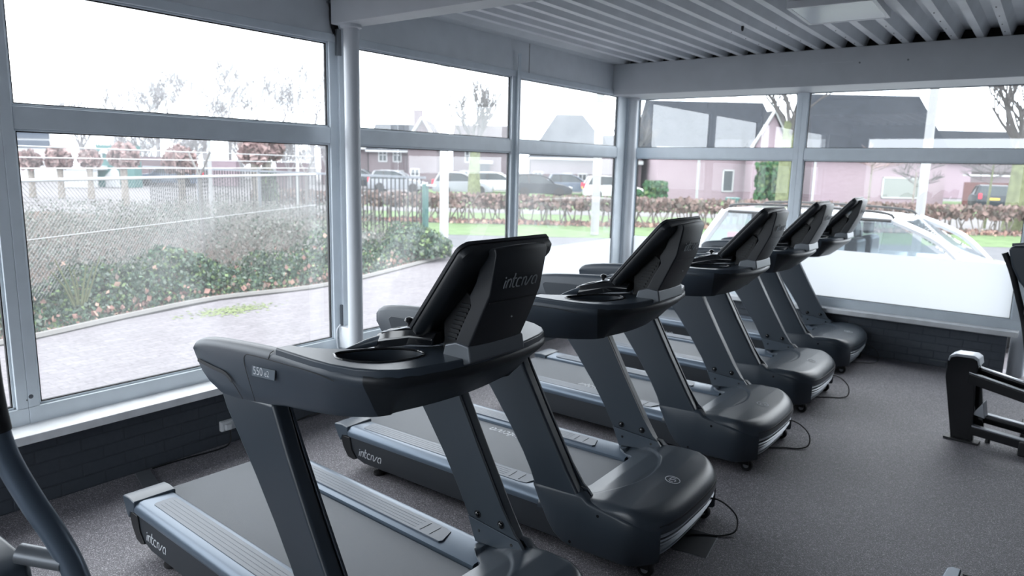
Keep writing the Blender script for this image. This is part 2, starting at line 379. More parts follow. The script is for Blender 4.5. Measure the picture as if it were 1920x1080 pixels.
# window bays ------------------------------------------------------
ZB, ZL, ZU, ZT = .542, 1.988, 2.10, 2.69
def window(num, axis, a, b, film=False, ml=.055, mr=.055):
    """axis 'L': glass in plane x=0 between y=a..b; axis 'B': glass in plane y=0 between x=a..b"""
    root = bpy.data.objects.new('window_%d' % num, None); C.objects.link(root); root['kind'] = 'structure'
    def bx(mb, s0, s1, z0, z1, d0, d1):
        return mb.box((d0, s0, z0), (d1, s1, z1)) if axis == 'L' else mb.box((s0, -d1, z0), (s1, -d0, z1))
    mb = MB()
    bx(mb, a-ml, b+mr, .45, ZB, -.012, .032); bx(mb, a-ml, b+mr, ZT, 2.745, -.012, .034)
    bx(mb, a-ml, a, ZB, ZT, -.012, .030); bx(mb, b, b+mr, ZB, ZT, -.012, .030)
    bx(mb, a, b, ZL, ZU, -.012, .026)
    mb.build('window_frame', K['frame'], root, bevel=.004)
    # glazing beads, standing a little proud
    mb = MB()
    for z0, z1 in ((ZB, ZL), (ZU, ZT)):
        for q in ((a, b, z0, z0+.012), (a, b, z1-.012, z1), (a, a+.012, z0, z1), (b-.012, b, z0, z1)): bx(mb, *q, -.004, .012)
    mb.build('glazing_bead', K['frame'], root, bevel=.003)
    mb = MB()
    for z0, z1 in ((ZB, ZL), (ZU, ZT)):
        for q in ((a+.012, b-.012, z0+.010, z0+.017), (a+.012, b-.012, z1-.017, z1-.010), (a+.010, a+.017, z0, z1), (b-.017, b-.010, z0, z1)): bx(mb, *q, -.014, .008)
    mb.build('glazing_gasket', K['void'], root, smooth=False)
    for z0, z1 in ((ZB, ZL), (ZU, ZT)):
        p = MB(); bx(p, a+.008, b-.008, z0+.008, z1-.008, -.003, .003)
        # single sheet so that light is filtered once
        q = MB()
        if axis == 'L': q.add([(0, a+.008, z0+.008), (0, b-.008, z0+.008), (0, b-.008, z1-.008), (0, a+.008, z1-.008)], [(0, 1, 2, 3)])
        else: q.add([(a+.008, 0, z0+.008), (b-.008, 0, z0+.008), (b-.008, 0, z1-.008), (a+.008, 0, z1-.008)], [(0, 1, 2, 3)])
        q.build('pane', K['glass' if axis == 'L' else ('glass_b' if z0 > 1.5 else 'glass_b_low')], root, smooth=False, flip=False)
    if film:
        q = MB(); z1 = film
        if axis == 'L': q.add([(.004, a+.016, ZB+.016), (.004, b-.016, ZB+.016), (.004, b-.016, z1), (.004, a+.016, z1)], [(0, 1, 2, 3)])
        else: q.add([(a+.016, -.004, ZB+.016), (b-.016, -.004, ZB+.016), (b-.016, -.004, z1), (a+.016, -.004, z1)], [(0, 1, 2, 3)])
        q.build('film_and_reflection', K['frost'], root, smooth=False, flip=False)
    return root
window(1, 'L', -9.2, -6.722, ml=.1, mr=.053)
window(2, 'L', -6.616, -4.650, ml=.053, mr=.075)
window(3, 'L', -4.484, -2.514, ml=.075, mr=.068)
window(4, 'L', -2.377, -.442, film=1.02, ml=.068, mr=.20)  # no real film here: the sheet stands for a white reflection in the glass
window(5, 'B', .060, 1.930, film=1.03, ml=.08, mr=.053)
window(6, 'B', 2.036, 4.030, film=1.06, ml=.053, mr=.075)
# stains on the mullion by the near window
mb = MB()
for (y, z, r) in ((-6.655, .60, .012), (-6.675, .585, .004)): mb.lathe([(r, .030), (r, .0305)], (0, y, z), ax='x', n=10)
struct(mb.build('trim_5', K['gunmetal'], smooth=False))
# corner post between the two window walls
struct(MB().box((-.06, -.25, .455), (.05, -.15, 2.75)).box((-.10, -.16, .455), (-.03, .08, 2.75)).build('trim_6', K['frame'], bevel=.004))
# shutter guide beside the second column bay
struct(MB().box((.030, -4.585, .62), (.055, -4.545, 2.78)).box((.028, -4.535, .5), (.050, -4.50, 2.78)).build('trim_7', K['frame'], bevel=.003))
struct(MB().box((.030, -4.60, 2.60), (.062, -4.565, 2.78)).box((.030, -4.60, .60), (.050, -4.580, .80)).build('trim_8', K['gunmetal'], bevel=.003))
# glazed door beyond the round column at the back right
dr = bpy.data.objects.new('door_1', None); C.objects.link(dr); dr['kind'] = 'structure'
MB().box((4.30, .05, 0), (4.36, .15, 2.73)).box((5.3, .05, 0), (5.4, .15, 2.73)).box((4.36, .05, 0), (5.3, .15, .12)).box((4.36, .05, 2.0), (5.3, .15, 2.1)).build('door_frame', K['frame'], dr, bevel=.005)
q = MB(); q.add([(4.36, .1, .12), (5.3, .1, .12), (5.3, .1, 2.0), (4.36, .1, 2.0)], [(0, 1, 2, 3)]); q.build('door_panel', K['frost'], dr, smooth=False, flip=False)
q = MB(); q.add([(4.36, .1, 2.1), (5.3, .1, 2.1), (5.3, .1, 2.73), (4.36, .1, 2.73)], [(0, 1, 2, 3)]); q.build('pane', K['glass'], dr, smooth=False, flip=False)

# beams ------------------------------------------------------------
b = MB().box((.014, -.60, 2.682), (XR-.002, -.022, 3.020)).build('roof_beam', K['beam'], bevel=.004)
tag(b, 'grey painted boxed beam running above the back windows under the corrugated ceiling', 'beam'); struct(b)
# black strip standing for the shade in the rib ends, behind the beam face
struct(MB().box((.17, -.50, 3.021), (XR, -.46, 3.15)).build('rib_end_shade', K['void'], smooth=False))
b = MB().box((.13, -4.71, 2.785), (XR-.002, -4.535, 3.019)).build('roof_beam', K['beam'], bevel=.004)
tag(b, 'grey painted cross beam at top left resting on the slim white column', 'beam'); struct(b)
mb = MB()
for (a, c) in ((1.9, 2.05), (2.28, 2.56)): mb.box((a, -.6012, 2.888), (c, -.6, 2.891))
struct(mb.build('trim_10', K['pipe'], smooth=False))
mb = MB()
for x in (2.62, 3.02): mb.lathe([(.009, -.6012), (.009, -.6)], (x, 0, 2.875), ax='y', n=8)
struct(mb.build('trim_11', K['gunmetal'], smooth=False))

# round columns ----------------------------------------------------
def column(x, y, z0, z1, r, label, collar=True):
    t = thing('round_column', label, 'column', (x, y, z0))
    MB().cyl((0, 0, 0), (0, 0, z1-z0), r, 24).build('column_shaft', K['pipe'], t)
    if collar: MB().lathe([(r*1.02, z1-z0-.025), (r*1.35, z1-z0-.018), (r*1.35, z1-z0), (r, z1-z0)], n=24).build('collar', K['pipe'], t)
    return t
column(.225, -4.615, .456, 2.785, .054, 'slim white round column standing on the sill under the cross beam')
column(.085, -.20, .456, 2.68, .056, 'white round column in the far corner where the two window walls meet')
column(4.115, .115, 0, 2.73, .072, 'white round column on the floor at the right end of the back sill', False)
t = thing('mullion_pole', 'thin grey pole fixed to the mullion left of the far corner window', 'pole', (.055, -2.445, .456))
MB().cyl((0, 0, 0), (0, 0, 2.44), .018, 12).build('pole_tube', K['frame'], t)
for z in (.3, 1.56): MB().box((-.024, -.012, z), (-.01, .012, z+.04)).build('pole_clip', K['frame'], t)
# shutter gear box at the foot of the near column
t = thing('shutter_winder', 'white shutter gear box on the sill beside the slim white column', 'box', (.06, -4.56, .455))
MB().box((-.02, -.062, .02), (.10, .070, .185)).build('box_housing', K['white'], t, bevel=.008)
MB().tube(spline([(.0, -.085, .0), (-.01, -.09, .08), (-.01, -.085, .16), (0, -.06, .2)]), .006, 8).build('box_cable', K['pipe'], t)
MB().cyl((.11, -.05, .012), (.11, .03, .008), .006, 8).cyl((.10, -.05, .02), (.03, -.09, .02), .008, 8).build('box_stub', K['gunmetal'], t)
# cable bundle down the header
t = thing('cable_bundle', 'dark cable bundle running down the header left of the cross beam', 'cable', (.03, -4.63, 3.02))
for dy, r in ((0, .011), (.025, .008), (.045, .008)):
    MB().tube(spline([(0, dy-.01, 0), (0, dy, -.1), (-.002, dy+.005, -.20), (.0, dy+.03, -.27), (.0, dy+.06, -.33)]), r, 8).build('cable', K['void'], t)
MB().box((-.012, -.025, -.075), (.014, .06, -.06)).build('cable_clip', K['gunmetal'], t)

# ceiling lamp -----------------------------------------------------
t = thing('ceiling_light', 'square white flat ceiling light panel, switched off, under the corrugated ceiling', 'ceiling light', (2.845, -2.41, 2.972), math.radians(2))
MB().box((-.28, -.33, .006), (.28, .33, .050)).build('light_housing', K['white'], t, bevel=.004)
mb = MB()
for a, c in (((-.28, -.33, 0), (.28, -.305, .010)), ((-.28, .305, 0), (.28, .33, .010)), ((-.28, -.305, 0), (-.255, .305, .010)), ((.255, -.305, 0), (.28, .305, .010))): mb.box(a, c)
mb.build('light_frame', K['white'], t)
MB().box((-.255, -.305, .002), (.255, .305, .008)).build('diffuser', K['lampglass'], t)
b = MB().lathe([(.012, 3.022), (.012, 3.0), (.008, 2.985), (.001, 2.982)], (2.02, -2.05, 0), n=10).build('ceiling_hook', K['black'])
tag(b, 'small black fitting hanging from the corrugated ceiling left of the light panel', 'fitting')

# wall sockets and cables -----------------------------------------
t = thing('wall_socket', 'white surface mounted double wall socket on the dark brick wall under the sill', 'socket', (.04, -5.545, .135), math.radians(0))
MB().box((0, -.072, -.034), (.032, .072, .034)).build('socket_box', K['white'], t, bevel=.006)
MB().box((.030, -.065, -.028), (.036, -.005, .028)).box((.030, .005, -.028), (.036, .065, .028)).build('socket_face', K['white'], t, bevel=.003)
MB().box((.034, -.055, -.022), (.062, -.015, .018)).build('plug', K['white'], t, bevel=.006)
b = MB().tube(spline([(.09, -5.57, .12), (.10, -5.58, .03), (.10, -5.66, .008), (.07, -5.9, .006), (.065, -6.07, .006)], 8), .005, 8).build('power_cable', K['cable'])
tag(b, 'black power cable running along the skirting from the wall socket', 'cable')
b = MB().tube(spline([(.06, -5.45, .13), (.075, -5.35, .05), (.07, -5.1, .018), (.08, -4.95, .03), (.07, -4.8, .02), (.07, -4.3, .012), (.07, -3.4, .01)], 8), .005, 8).build('power_cable', K['cable'])
tag(b, 'black cable along the wall foot to the right of the wall socket', 'cable')
b = MB().prism([(.065, -6.175), (.075, -6.09), (.50, -6.20), (.48, -6.285)], 'z', .001, .012).build('cable_cover', K['silver'], bevel=.003)
tag(b, 'flat grey cable cover strip on the floor behind the nearest treadmill', 'cable cover')
t = thing('floor_hatch', 'small dark rectangular floor hatch beside the second treadmill nose', 'floor hatch', (2.96, -4.76, 0), math.radians(8))
MB().box((-.10, -.13, 0), (.10, .12, .0015)).build('hatch_frame', K['silver'], t, smooth=False)
MB().box((-.096, -.126, .001), (.096, .116, .0025)).build('hatch_plate', K['skirt'], t, smooth=False)
struct(MB().box((3.42, -.043, .055), (3.68, -.04, .062)).build('trim_12', K['gunmetal'], smooth=False))

# ================================================================== TREADMILL
X0 = 1.85
def S_(pts): return [(x-X0, z) for x, z in pts]
RIM = [(2.20, .470), (2.30, .470), (2.40, .469), (2.49, .463), (2.578, .440), (2.643, .404), (2.685, .360), (2.710, .300), (2.732, .200), (2.745, .100), (2.750, 0)]
RIM = [(p.x, p.y) for p in spline([(x, y, 0) for x, y in RIM], 3)]
ARM = [(1.652, .470), (1.665, .470), (1.69, .470), (1.74, .470), (1.82, .470), (1.92, .470), (2.02, .470), (2.12, .470)]
PLAN = [(x, -y) for x, y in ARM+RIM]+[(x, y) for x, y in (ARM+RIM)[::-1][1:]]
ZT_ = [(1.652, 1.168), (1.665, 1.186), (1.69, 1.198), (1.77, 1.214), (1.97, 1.231), (2.22, 1.247), (2.5, 1.246), (2.75, 1.243)]
ZB_ = [(1.652, 1.115), (1.665, 1.095), (1.69, 1.066), (1.74, 1.036), (1.82, 1.012), (1.92, 1.014), (2.1, 1.036), (2.22, 1.054), (2.43, 1.068), (2.64, 1.072), (2.75, 1.070)]
def fill_plate(outer, holes, z0, z1, name, m, parent, bevel=0):
    b = bmesh.new(); es = []
    def loop(pts):
        vs = [b.verts.new((x, y, z1)) for x, y in pts]
        return [b.edges.new((vs[i], vs[(i+1) % len(vs)])) for i in range(len(vs))]
    for l in [outer]+holes: es += loop(l)
    bmesh.ops.triangle_fill(b, use_beauty=True, use_dissolve=False, edges=es, normal=(0, 0, 1))
    r = bmesh.ops.extrude_face_region(b, geom=b.faces[:])
    for v in r['geom']:
        if isinstance(v, bmesh.types.BMVert): v.co.z = z0
    bmesh.ops.recalc_face_normals(b, faces=b.faces)
    me = bpy.data.meshes.new(name); b.to_mesh(me); b.free(); me.materials.append(m)
    me.polygons.foreach_set('use_smooth', [True]*len(me.polygons)); me.set_sharp_from_angle(angle=math.radians(40))
    ob = bpy.data.objects.new(name, me); C.objects.link(ob); ob.parent = parent
    if bevel:
        bm = ob.modifiers.new('bevel', 'BEVEL'); bm.width = bevel; bm.segments = 3; bm.limit_method = 'ANGLE'; bm.angle_limit = math.radians(50); bm.harden_normals = True
    return ob
def hood_rear(y):
    a = abs(y)
    if a < .22: return 2.492
    if a < .36: t = (a-.22)/.14; t = t*t*(3-2*t); return 2.492-(.135)*t
    return 2.357-.03*min(1, (a-.36)/.08)
def hood_front(y):
    a = abs(y)/.452
    return 2.80+.175*max(0, 1-a**4.2)**(1/2.2)-.018*(a*a)
ZHT = [(2.32, .262), (2.42, .276), (2.5, .300), (2.58, .322), (2.68, .336), (2.80, .336), (2.90, .324), (3.0, .312)]
def hood_z(x, y):
    z = lerp(ZHT, x); df = hood_front(y)-x; dl = .452-abs(y)
    R = .085
    if df < R: z -= .075*(1-math.sqrt(max(0, 1-((R-df)/R)**2)))
    if dl < .04: z -= .034*(1-math.sqrt(max(0, 1-((.04-dl)/.04)**2)))
    e = ((x-2.42)/.30)**2+((y+.01)/.40)**2
    t = max(0, min(1, (1.0-e)/.07)); z -= .011*t*t*(3-2*t)*(1 if x > 2.40 else 0)
    return z

def make_treadmill():
    T = thing('treadmill', 'x', 'treadmill', (0, 0, 0))
    # ---- deck
    for sg in (-1, 1):
        sec = [(.246, .232), (.247, .252), (.256, .257), (.385, .264), (.408, .262), (.424, .252), (.433, .236), (.434, .220), (.428, .207), (.40, .206)]
        mb = MB(); mb.loft([[(x-X0, sg*y, z) for y, z in sec] for x in (.912, 2.44)])
        r = mb.build('side_rail', K['rail'], T)
        q = MB().prism(S_([(1.00, .0)]), 'z', 0, 0) if False else MB()
        out = [(1.0, .275), (.985, .29), (.985, .365), (1.0, .378), (2.16, .378), (2.20, .368), (2.225, .29), (2.215, .275)]
        q.prism([(x-X0, sg*y) for x, y in out], 'z', .257, .2665); q.build('foot_pad', K['pad'], T, bevel=.002)
        q = MB()
        for yy in (.295, .315, .335, .355): q.box((1.02-X0, sg*yy-.002, .266), (2.05-X0, sg*yy+.002, .2673))
        for xx in (2.08, 2.14): q.box((xx-X0, sg*.325-.035, .266), (xx-X0+.004, sg*.325+.035, .2682))
        q.build('pad_rib', K['pad'], T, smooth=False)
        y0, y1 = sorted((sg*.26, sg*.421))
        MB().prism(S_([(.918, .208), (.935, .13), (.975, .082), (1.04, .064), (2.52, .064), (2.42, .210)]), 'y', y0, y1).build('side_skirt', K['skirt'], T, bevel=.004)
        y0, y1 = sorted((sg*.236, sg*.435))
        MB().prism(S_([(.790, .258), (.798, .270), (.86, .276), (.914, .268), (.914, .212), (.868, .205), (.846, .165), (.825, .19)]), 'y', y0, y1).build('end_cap', K['body2'], T, bevel=.008, seg=3)
        y0, y1 = sorted((sg*.25, sg*.430))
        MB().prism(S_([(.840, .204), (.925, .204), (.940, .13), (.985, .080), (.955, .068), (.905, .075), (.862, .135)]), 'y', y0, y1).build('end_cap_guard', K['black'], T, bevel=.006)
        MB().lathe([(.034, 0), (.036, .006), (.034, .016), (.02, .022), (.008, .024), (.008, .08)], (1.115-X0, sg*.365, 0), n=18).build('levelling_foot', K['rubber'], T)
        w = MB(); cx = 2.872-X0
        w.lathe([(.012, -.017), (.034, -.017), (.038, -.012), (.038, .012), (.034, .017), (.012, .017)], (cx, sg*.352, .038), 'y', 20)
        wh = w.build('transport_wheel', K['rubber'], T)
        MB().lathe([(.018, -.019), (.018, .019)], (cx, sg*.352, .038), 'y', 14).build('wheel_hub', K['silver'], wh)
        for q_ in (-.028, .020): MB().box((cx-.05, sg*.352+q_, .045), (cx+.02, sg*.352+q_+.008, .10)).build('wheel_fork', K['black'], T)
    mb = MB(); ring = [(2.60, .240), (.835, .240)]+[(.835-.036*math.sin(PI*k/8), .204+.036*math.cos(PI*k/8)) for k in range(1, 8)]+[(.835, .168), (2.60, .168)]
    mb.prism(S_(ring), 'y', -.236, .236); mb.build('walking_belt', K['belt'], T)
    MB().box((.92-X0, -.26, .09), (2.5-X0, .26, .160)).build('deck_frame', K['black'], T)
    MB().cyl((.84-X0, -.25, .204), (.84-X0, .25, .204), .026, 14).build('rear_roller', K['gunmetal'], T)
    # ---- motor hood
    N, M_ = 72, 64; vs = []; fs = []
    for j in range(M_+1):
        y = -.452+.904*j/M_; a, b_ = hood_rear(y), hood_front(y)
        for i in range(N+1):
            x = a+(b_-a)*(i/N); vs.append((x-X0, y, hood_z(x, y)))
    for j in range(M_):
        for i in range(N):
            q = j*(N+1)+i; fs.append((q, q+1, q+N+2, q+N+1))
    o = len(vs); rim_idx = [i for i in range(N+1)]+[j*(N+1)+N for j in range(1, M_+1)]+[M_*(N+1)+i for i in range(N-1, -1, -1)]+[j*(N+1) for j in range(M_-1, 0, -1)]
    for q in rim_idx: v = vs[q]; vs.append((v[0]*.998, v[1]*.998, v[2]-.022))
    L = len(rim_idx)
    for i in range(L): fs.append((rim_idx[i], rim_idx[(i+1) % L], o+(i+1) % L, o+i))
    MB().add(vs, fs).build('motor_hood', K['hood'], T, ang=50)
    # round maker's mark on the hood, an open ring with three strokes
    mk = MB(); hz = hood_z(2.83, 0)+.0012; sl = (lerp(ZHT, 2.86)-lerp(ZHT, 2.80))/.06
    o3, u3, v3 = (2.832-X0, 0, hz), Vector((0, 1, 0)), Vector((-1, 0, -sl)).normalized()
    mk.ribbon([(.036*math.cos(2*PI*k/28), .036*math.sin(2*PI*k/28)) for k in range(29)], .004, o3, u3, v3, (0, 0, 1))
    for s_ in (-1, 1):
        mk.ribbon([(s_*.022, -.010), (s_*.023, .004), (s_*.015, .014)], .004, o3, u3, v3, (0, 0, 1))
    mk.ribbon([(.012, .012), (.002, .016), (-.007, .010), (-.003, .002), (.005, -.003), (.007, -.011), (0, -.017), (-.012, -.013)], .0045, o3, u3, v3, (0, 0, 1))
    mk.build('hood_emblem', K['logo'], T, smooth=False)
    # ---- side covers and front shell
    for sg in (-1, 1):
        zbt = [(2.30, .322), (2.322, .272), (2.35, .222), (2.385, .158), (2.425, .106), (2.47, .076), (2.52, .062), (2.82, .068), (2.90, .078)]
        ztp = [(2.30, .334), (2.575, .347), (2.605, .322), (2.66, .313), (2.74, .303), (2.82, .288), (2.90, .266), (2.94, .258)]
        path = [(x, .456) for x in (2.302, 2.315, 2.335, 2.36, 2.385, 2.405, 2.425, 2.445, 2.47, 2.50, 2.54, 2.575, 2.605, 2.66, 2.74, 2.79)]+[(hood_front(y)-.002, y+.004) for y in (.449, .444, .438, .428, .415, .398, .375, .345)]
        rr = []
        for i_, (x, y) in enumerate(path):
            a = Vector(path[max(0, i_-1)]); b_ = Vector(path[min(len(path)-1, i_+1)]); t_ = (b_-a).normalized(); zb, zt = lerp(zbt, x), lerp(ztp, x); q_ = min(.012, (zt-zb)*.3)
            rr.append([(x+t_.y*d-X0, sg*(y-t_.x*d), z) for d, z in ((.012, zb), (.003, zb+q_*.4), (0, zb+q_), (0, zt-q_*1.6), (.006, zt-q_*.5), (.02, zt), (.05, zt), (.05, zb))])
        MB().loft(rr).build('side_cover', K['body'], T, ang=55)
        for (x, z) in ((2.665, .270), (2.52, .092)): MB().lathe([(.0075, sg*.4562), (.0075, sg*.457)], (x-X0, 0, z), 'y', 10).build('screw_recess', K['gloss'], T)
    fy = [(-.35+.7*k/14) for k in range(15)]
    fr = MB(); fr.loft([[(hood_front(y)-X0-.004, y, .222), (hood_front(y)-X0-.002, y, .262), (hood_front(y)-X0-.03, y, .262), (hood_front(y)-X0-.03, y, .222)] for y in fy]); fr.build('front_lintel', K['black'], T)
    MB().loft([[(hood_front(y)-X0-.075, y, .075), (hood_front(y)-X0-.075, y, .25), (hood_front(y)-X0-.085, y, .25), (hood_front(y)-X0-.085, y, .075)] for y in fy]).build('grille_back', K['black'], T)
    for k, (z, r) in enumerate(((.205, .008), (.180, .005), (.158, .005), (.136, .005), (.112, .005), (.088, .007))):
        MB().loft([[(hood_front(y)-X0-.012-.0022*k*k, y, z-r), (hood_front(y)-X0-.006-.0022*k*k, y, z), (hood_front(y)-X0-.012-.0022*k*k, y, z+r), (hood_front(y)-X0-.05, y, z+r*.4), (hood_front(y)-X0-.05, y, z-r*.4)] for y in fy]).build('grille_slat', K['slat'], T, ang=30)
    # ---- uprights
    for sg in (-1, 1):
        y0, y1 = sorted((sg*.388, sg*.452))
        rear = [(1.800, 1.030), (1.838, .960), (1.915, .872), (2.017, .752), (2.130, .606), (2.225, .468), (2.272, .385), (2.303, .315)]
        front = [(2.585, .315), (2.548, .345), (2.486, .440), (2.345, .680), (2.228, .890), (2.150, 1.050)]
        MB().prism(S_(rear+front), 'y', y0, y1).build('upright', K['body'], T, bevel=.018, seg=3)
        i0, i1 = sorted((sg*.379, sg*.390))
        MB().prism(S_([(1.86, .975), (2.03, .762), (2.14, .616), (2.235, .472), (2.290, .375), (2.572, .352), (2.545, .372), (2.478, .462), (2.338, .700), (2.222, .905), (2.15, 1.04)]), 'y', i0, i1).build('upright_liner', K['body'], T, bevel=.002)
        MB().prism(S_([(2.290, .372), (2.335, .268), (2.46, .282), (2.60, .318), (2.572, .350)]), 'y', *sorted((sg*.376, sg*.392))).build('upright_foot', K['body2'], T, bevel=.002)
        for (x, z, r) in ((2.345, .396, .011), (2.475, .393, .011)):
            bo = MB().lathe([(.0175, sg*.379), (.0175, sg*.3765)], (x-X0, 0, z), 'y', 16).lathe([(r, sg*.377), (r*.95, sg*.3725), (r*.6, sg*.3695), (.0001, sg*.3690)], (x-X0, 0, z), 'y', 16)
            bo.build('bolt', K['gloss'], T)
        for x in (2.355, 2.535): MB().lathe([(.007, sg*.376), (.007, sg*.3745)], (x-X0, 0, .325), 'y', 10).build('foot_screw', K['gloss'], T)
    # ---- console shell, swept round the plan outline
    rings = []; n = len(PLAN)
    for i, (x, y) in enumerate(PLAN):
        a = Vector(PLAN[max(0, i-1)]); b_ = Vector(PLAN[min(n-1, i+1)]); t = (b_-a).normalized(); nn = Vector((-t.y, t.x))   # inward
        zt, zb = lerp(ZT_, x), lerp(ZB_, x)
        ins = lerp([(1.6, .012), (2.1, .014), (2.3, .030), (2.43, .050), (2.60, .105), (2.72, .150), (2.75, .152)], x)
        th = .062 if x < 2.2 else .062+.03*min(1, (x-2.2)/.2)
        if x < 1.67: th *= .9
        h = zt-zb
        f_ = min(1, h/.13); sec = [(0, zt-.032*f_), (.002, zt-.016*f_), (.010, zt-.004*f_), (.022, zt), (th-.02, zt), (th-.006, zt-.006*f_), (th, zt-.02*f_), (max(th, ins+.02), zb+.02*f_), (ins+.02, zb+.003), (ins+.008, zb), (ins, zb+.008*f_), (ins*.80, zb+h*.18), (ins*.42, zb+h*.48), (ins*.12, zb+h*.70)]
        rings.append([(x+nn.x*d-X0, y+nn.y*d, z) for d, z in sec])
    k0 = min(i for i, (x, y) in enumerate(PLAN) if x >= 2.60); k1 = n-1-k0
    for a_, b_ in ((0, k0+1), (k1, n)): MB().loft(rings[a_:b_]).build('console_shell', K['shell'], T, ang=50)
    # same section on round the nose, with its shade put into a darker colour
    MB().loft(rings[k0:k1+1]).build('console_apron', K['apron'], T, ang=50)
    # tray with two cup holders
    outer = []
    half = [(2.20, .470), (2.30, .470), (2.40, .469), (2.49, .463), (2.578, .440), (2.643, .404), (2.685, .360), (2.710, .300), (2.732, .200), (2.745, .100), (2.750, 0)]
    cxy = Vector((2.35, 0))
    def inset(l, d):
        r_ = []
        for i in range(len(l)):
            a = Vector(l[max(0, i-1)]); b_ = Vector(l[min(len(l)-1, i+1)]); t = (b_-a).normalized(); r_.append((l[i][0]-t.y*d*-1*-1, l[i][1]+t.x*d*-1) if False else (l[i][0]+t.y*d, l[i][1]-t.x*d))
        return r_
    near = inset([(x, -y) for x, y in half], -.004)
    near = [(x, y) for x, y in near]
    rear_e = [(2.575, 0), (2.573, .05), (2.535, .107), (2.47, .165), (2.434, .23), (2.385, .30), (2.31, .362), (2.235, .400), (2.20, .405)]
    outl = [(x, y) for x, y in near]+[(x, -y) for x, y in near[::-1][1:]]+[(x, y) for x, y in rear_e[::-1]]+[(x, -y) for x, y in rear_e[1:]]
    cup = [(2.405, .385), (2.400, .355), (2.425, .290), (2.455, .235), (2.500, .192), (2.545, .170), (2.585, .170), (2.615, .195), (2.622, .235), (2.610, .290), (2.580, .345), (2.540, .378), (2.490, .398), (2.440, .400)]
    cups = [[(x-X0, sg*y) for x, y in cup] for sg in (-1, 1)]
    fill_plate([(x-X0, y) for x, y in outl], cups, 1.226, 1.257, 'console_tray', K['body2'], T, .007)
    for sg in (-1, 1):
        cl = spline([(x-X0, sg*y, 1.257) for x, y in cup+cup[:1]], 4)[:-1]
        cu = MB().tube(cl, .0045, 8, wrap=True).build('cup_holder', K['gloss'], T)
        cc = Vector((2.51-X0, sg*.29, 0)); rr = []
        for z, s_ in ((1.258, .985), (1.235, .95), (1.19, .90), (1.185, .86)): rr.append([(cc.x+(p.x-cc.x)*s_, cc.y+(p.y-cc.y)*s_, z) for p in cl])
        w = MB(); w.loft(rr, True, False); w.add(rr[-1], [tuple(range(len(cl)))]); w.build('cup_well', K['body'], cu, flip=False)
    # model label with its number on both outer faces (the near one is seen)
    for sg in (-1, 1):
        zc = 1.158; yy = sg*.4716
        lp = MB().prism([(2.062-X0, 1.135), (2.200-X0, 1.146), (2.206-X0, 1.181), (2.068-X0, 1.171)], 'y', *sorted((yy, yy-sg*.002))).build('model_label', K['label'], T, smooth=False)
        if sg < 0:
            d = Vector((1, 0, .08)).normalized()
            text_mesh('label_number', '550', .040, K['logo'], lp, (2.073-X0, yy-.0005, 1.143), d, (0, 0, 1), (0, -1, 0), .0006)
            text_mesh('label_suffix', 'e2', .030, K['logo'], lp, (2.142-X0, yy-.0005, 1.149), d, (0, 0, 1), (0, -1, 0), .0006)
        gr = MB()
        gr.ribbon(spline([(1.655, 1.118, 0), (1.70, 1.112, 0), (1.80, 1.108, 0), (1.875, 1.106, 0), (1.925, 1.085, 0), (1.965, 1.055, 0), (1.995, 1.028, 0)], 5), .012, (-X0, sg*.4703, 0), (1, 0, 0), (0, 0, 1), (0, sg, 0), .0012) if False else None
        pts = [(p.x, p.y) for p in spline([(1.685, 1.117, 0), (1.72, 1.114, 0), (1.80, 1.109, 0), (1.88, 1.104, 0), (1.925, 1.085, 0)], 5)]
        gr.ribbon(pts, .013, (-X0, sg*.4700, 0), (1, 0, 0), (0, 0, 1), (0, sg, 0), .0016)
        gr.build('grip_groove', K['apron'], T, smooth=False)
        se = MB()
        pts = [(p.x, p.y) for p in spline([(1.925, 1.085, 0), (1.96, 1.062, 0), (1.995, 1.035, 0)], 5)]
        se.ribbon(pts, .004, (-X0, sg*.4695, 0), (1, 0, 0), (0, 0, 1), (0, sg, 0), .0014)
        pts = [(p.x, p.y) for p in spline([(2.52, 1.213, 0), (2.40, 1.218, 0), (2.2, 1.212, 0), (2.06, 1.206, 0), (2.025, 1.200, 0), (2.012, 1.178, 0), (2.03, 1.13, 0), (2.075, 1.045, 0)], 6)]
        se.ribbon(pts, .0026, (-X0, sg*.4697, 0), (1, 0, 0), (0, 0, 1), (0, sg, 0), .0012)
        se.ribbon([(2.165, 1.213), (2.180, 1.236), (2.20, 1.247)], .0026, (-X0, sg*.4697, 0), (1, 0, 0), (0, 0, 1), (0, sg, 0), .0012)
        se.build('panel_seam', K['black'], T, smooth=False)
        # rubber grip inset on the inner face of the arm
        MB().prism(S_([(1.745, 1.150), (1.765, 1.165), (1.95, 1.172), (2.12, 1.176), (2.12, 1.075), (1.79, 1.055)]), 'y', *sorted((sg*.4135, sg*.406))).build('inner_grip', K['body'], T, bevel=.003)
    # ---- bracket, mast and display
    MB().prism(S_([(2.640, 1.246), (2.652, 1.290), (2.700, 1.306), (2.757, 1.300), (2.766, 1.247), (2.74, 1.236)]), 'y', -.137, .137).build('mast_bracket', K['gunmetal'], T, bevel=.007, seg=3)
    prof = [(2.690, 1.296), (2.752, 1.296), (2.790, 1.375), (2.833, 1.470), (2.858, 1.600), (2.850, 1.618), (2.826, 1.612), (2.795, 1.570), (2.770, 1.500), (2.745, 1.458), (2.757, 1.428), (2.722, 1.366)]
    ms = MB(); nl = []
    for k in range(9):
        y = -.128+.256*k/8; bulge = .010*(1-(y/.128)**2)
        nl.append([(x-X0+(bulge if j in (1, 2, 3, 4, 5) else 0), y*(1.02 if z < 1.45 else .98), z+(bulge*.6 if j in (4, 5, 6) else 0)) for j, (x, z) in enumerate(prof)])
    mast = ms.loft(nl).build('display_mast', K['mast'], T, bevel=.006, seg=2, ang=50)
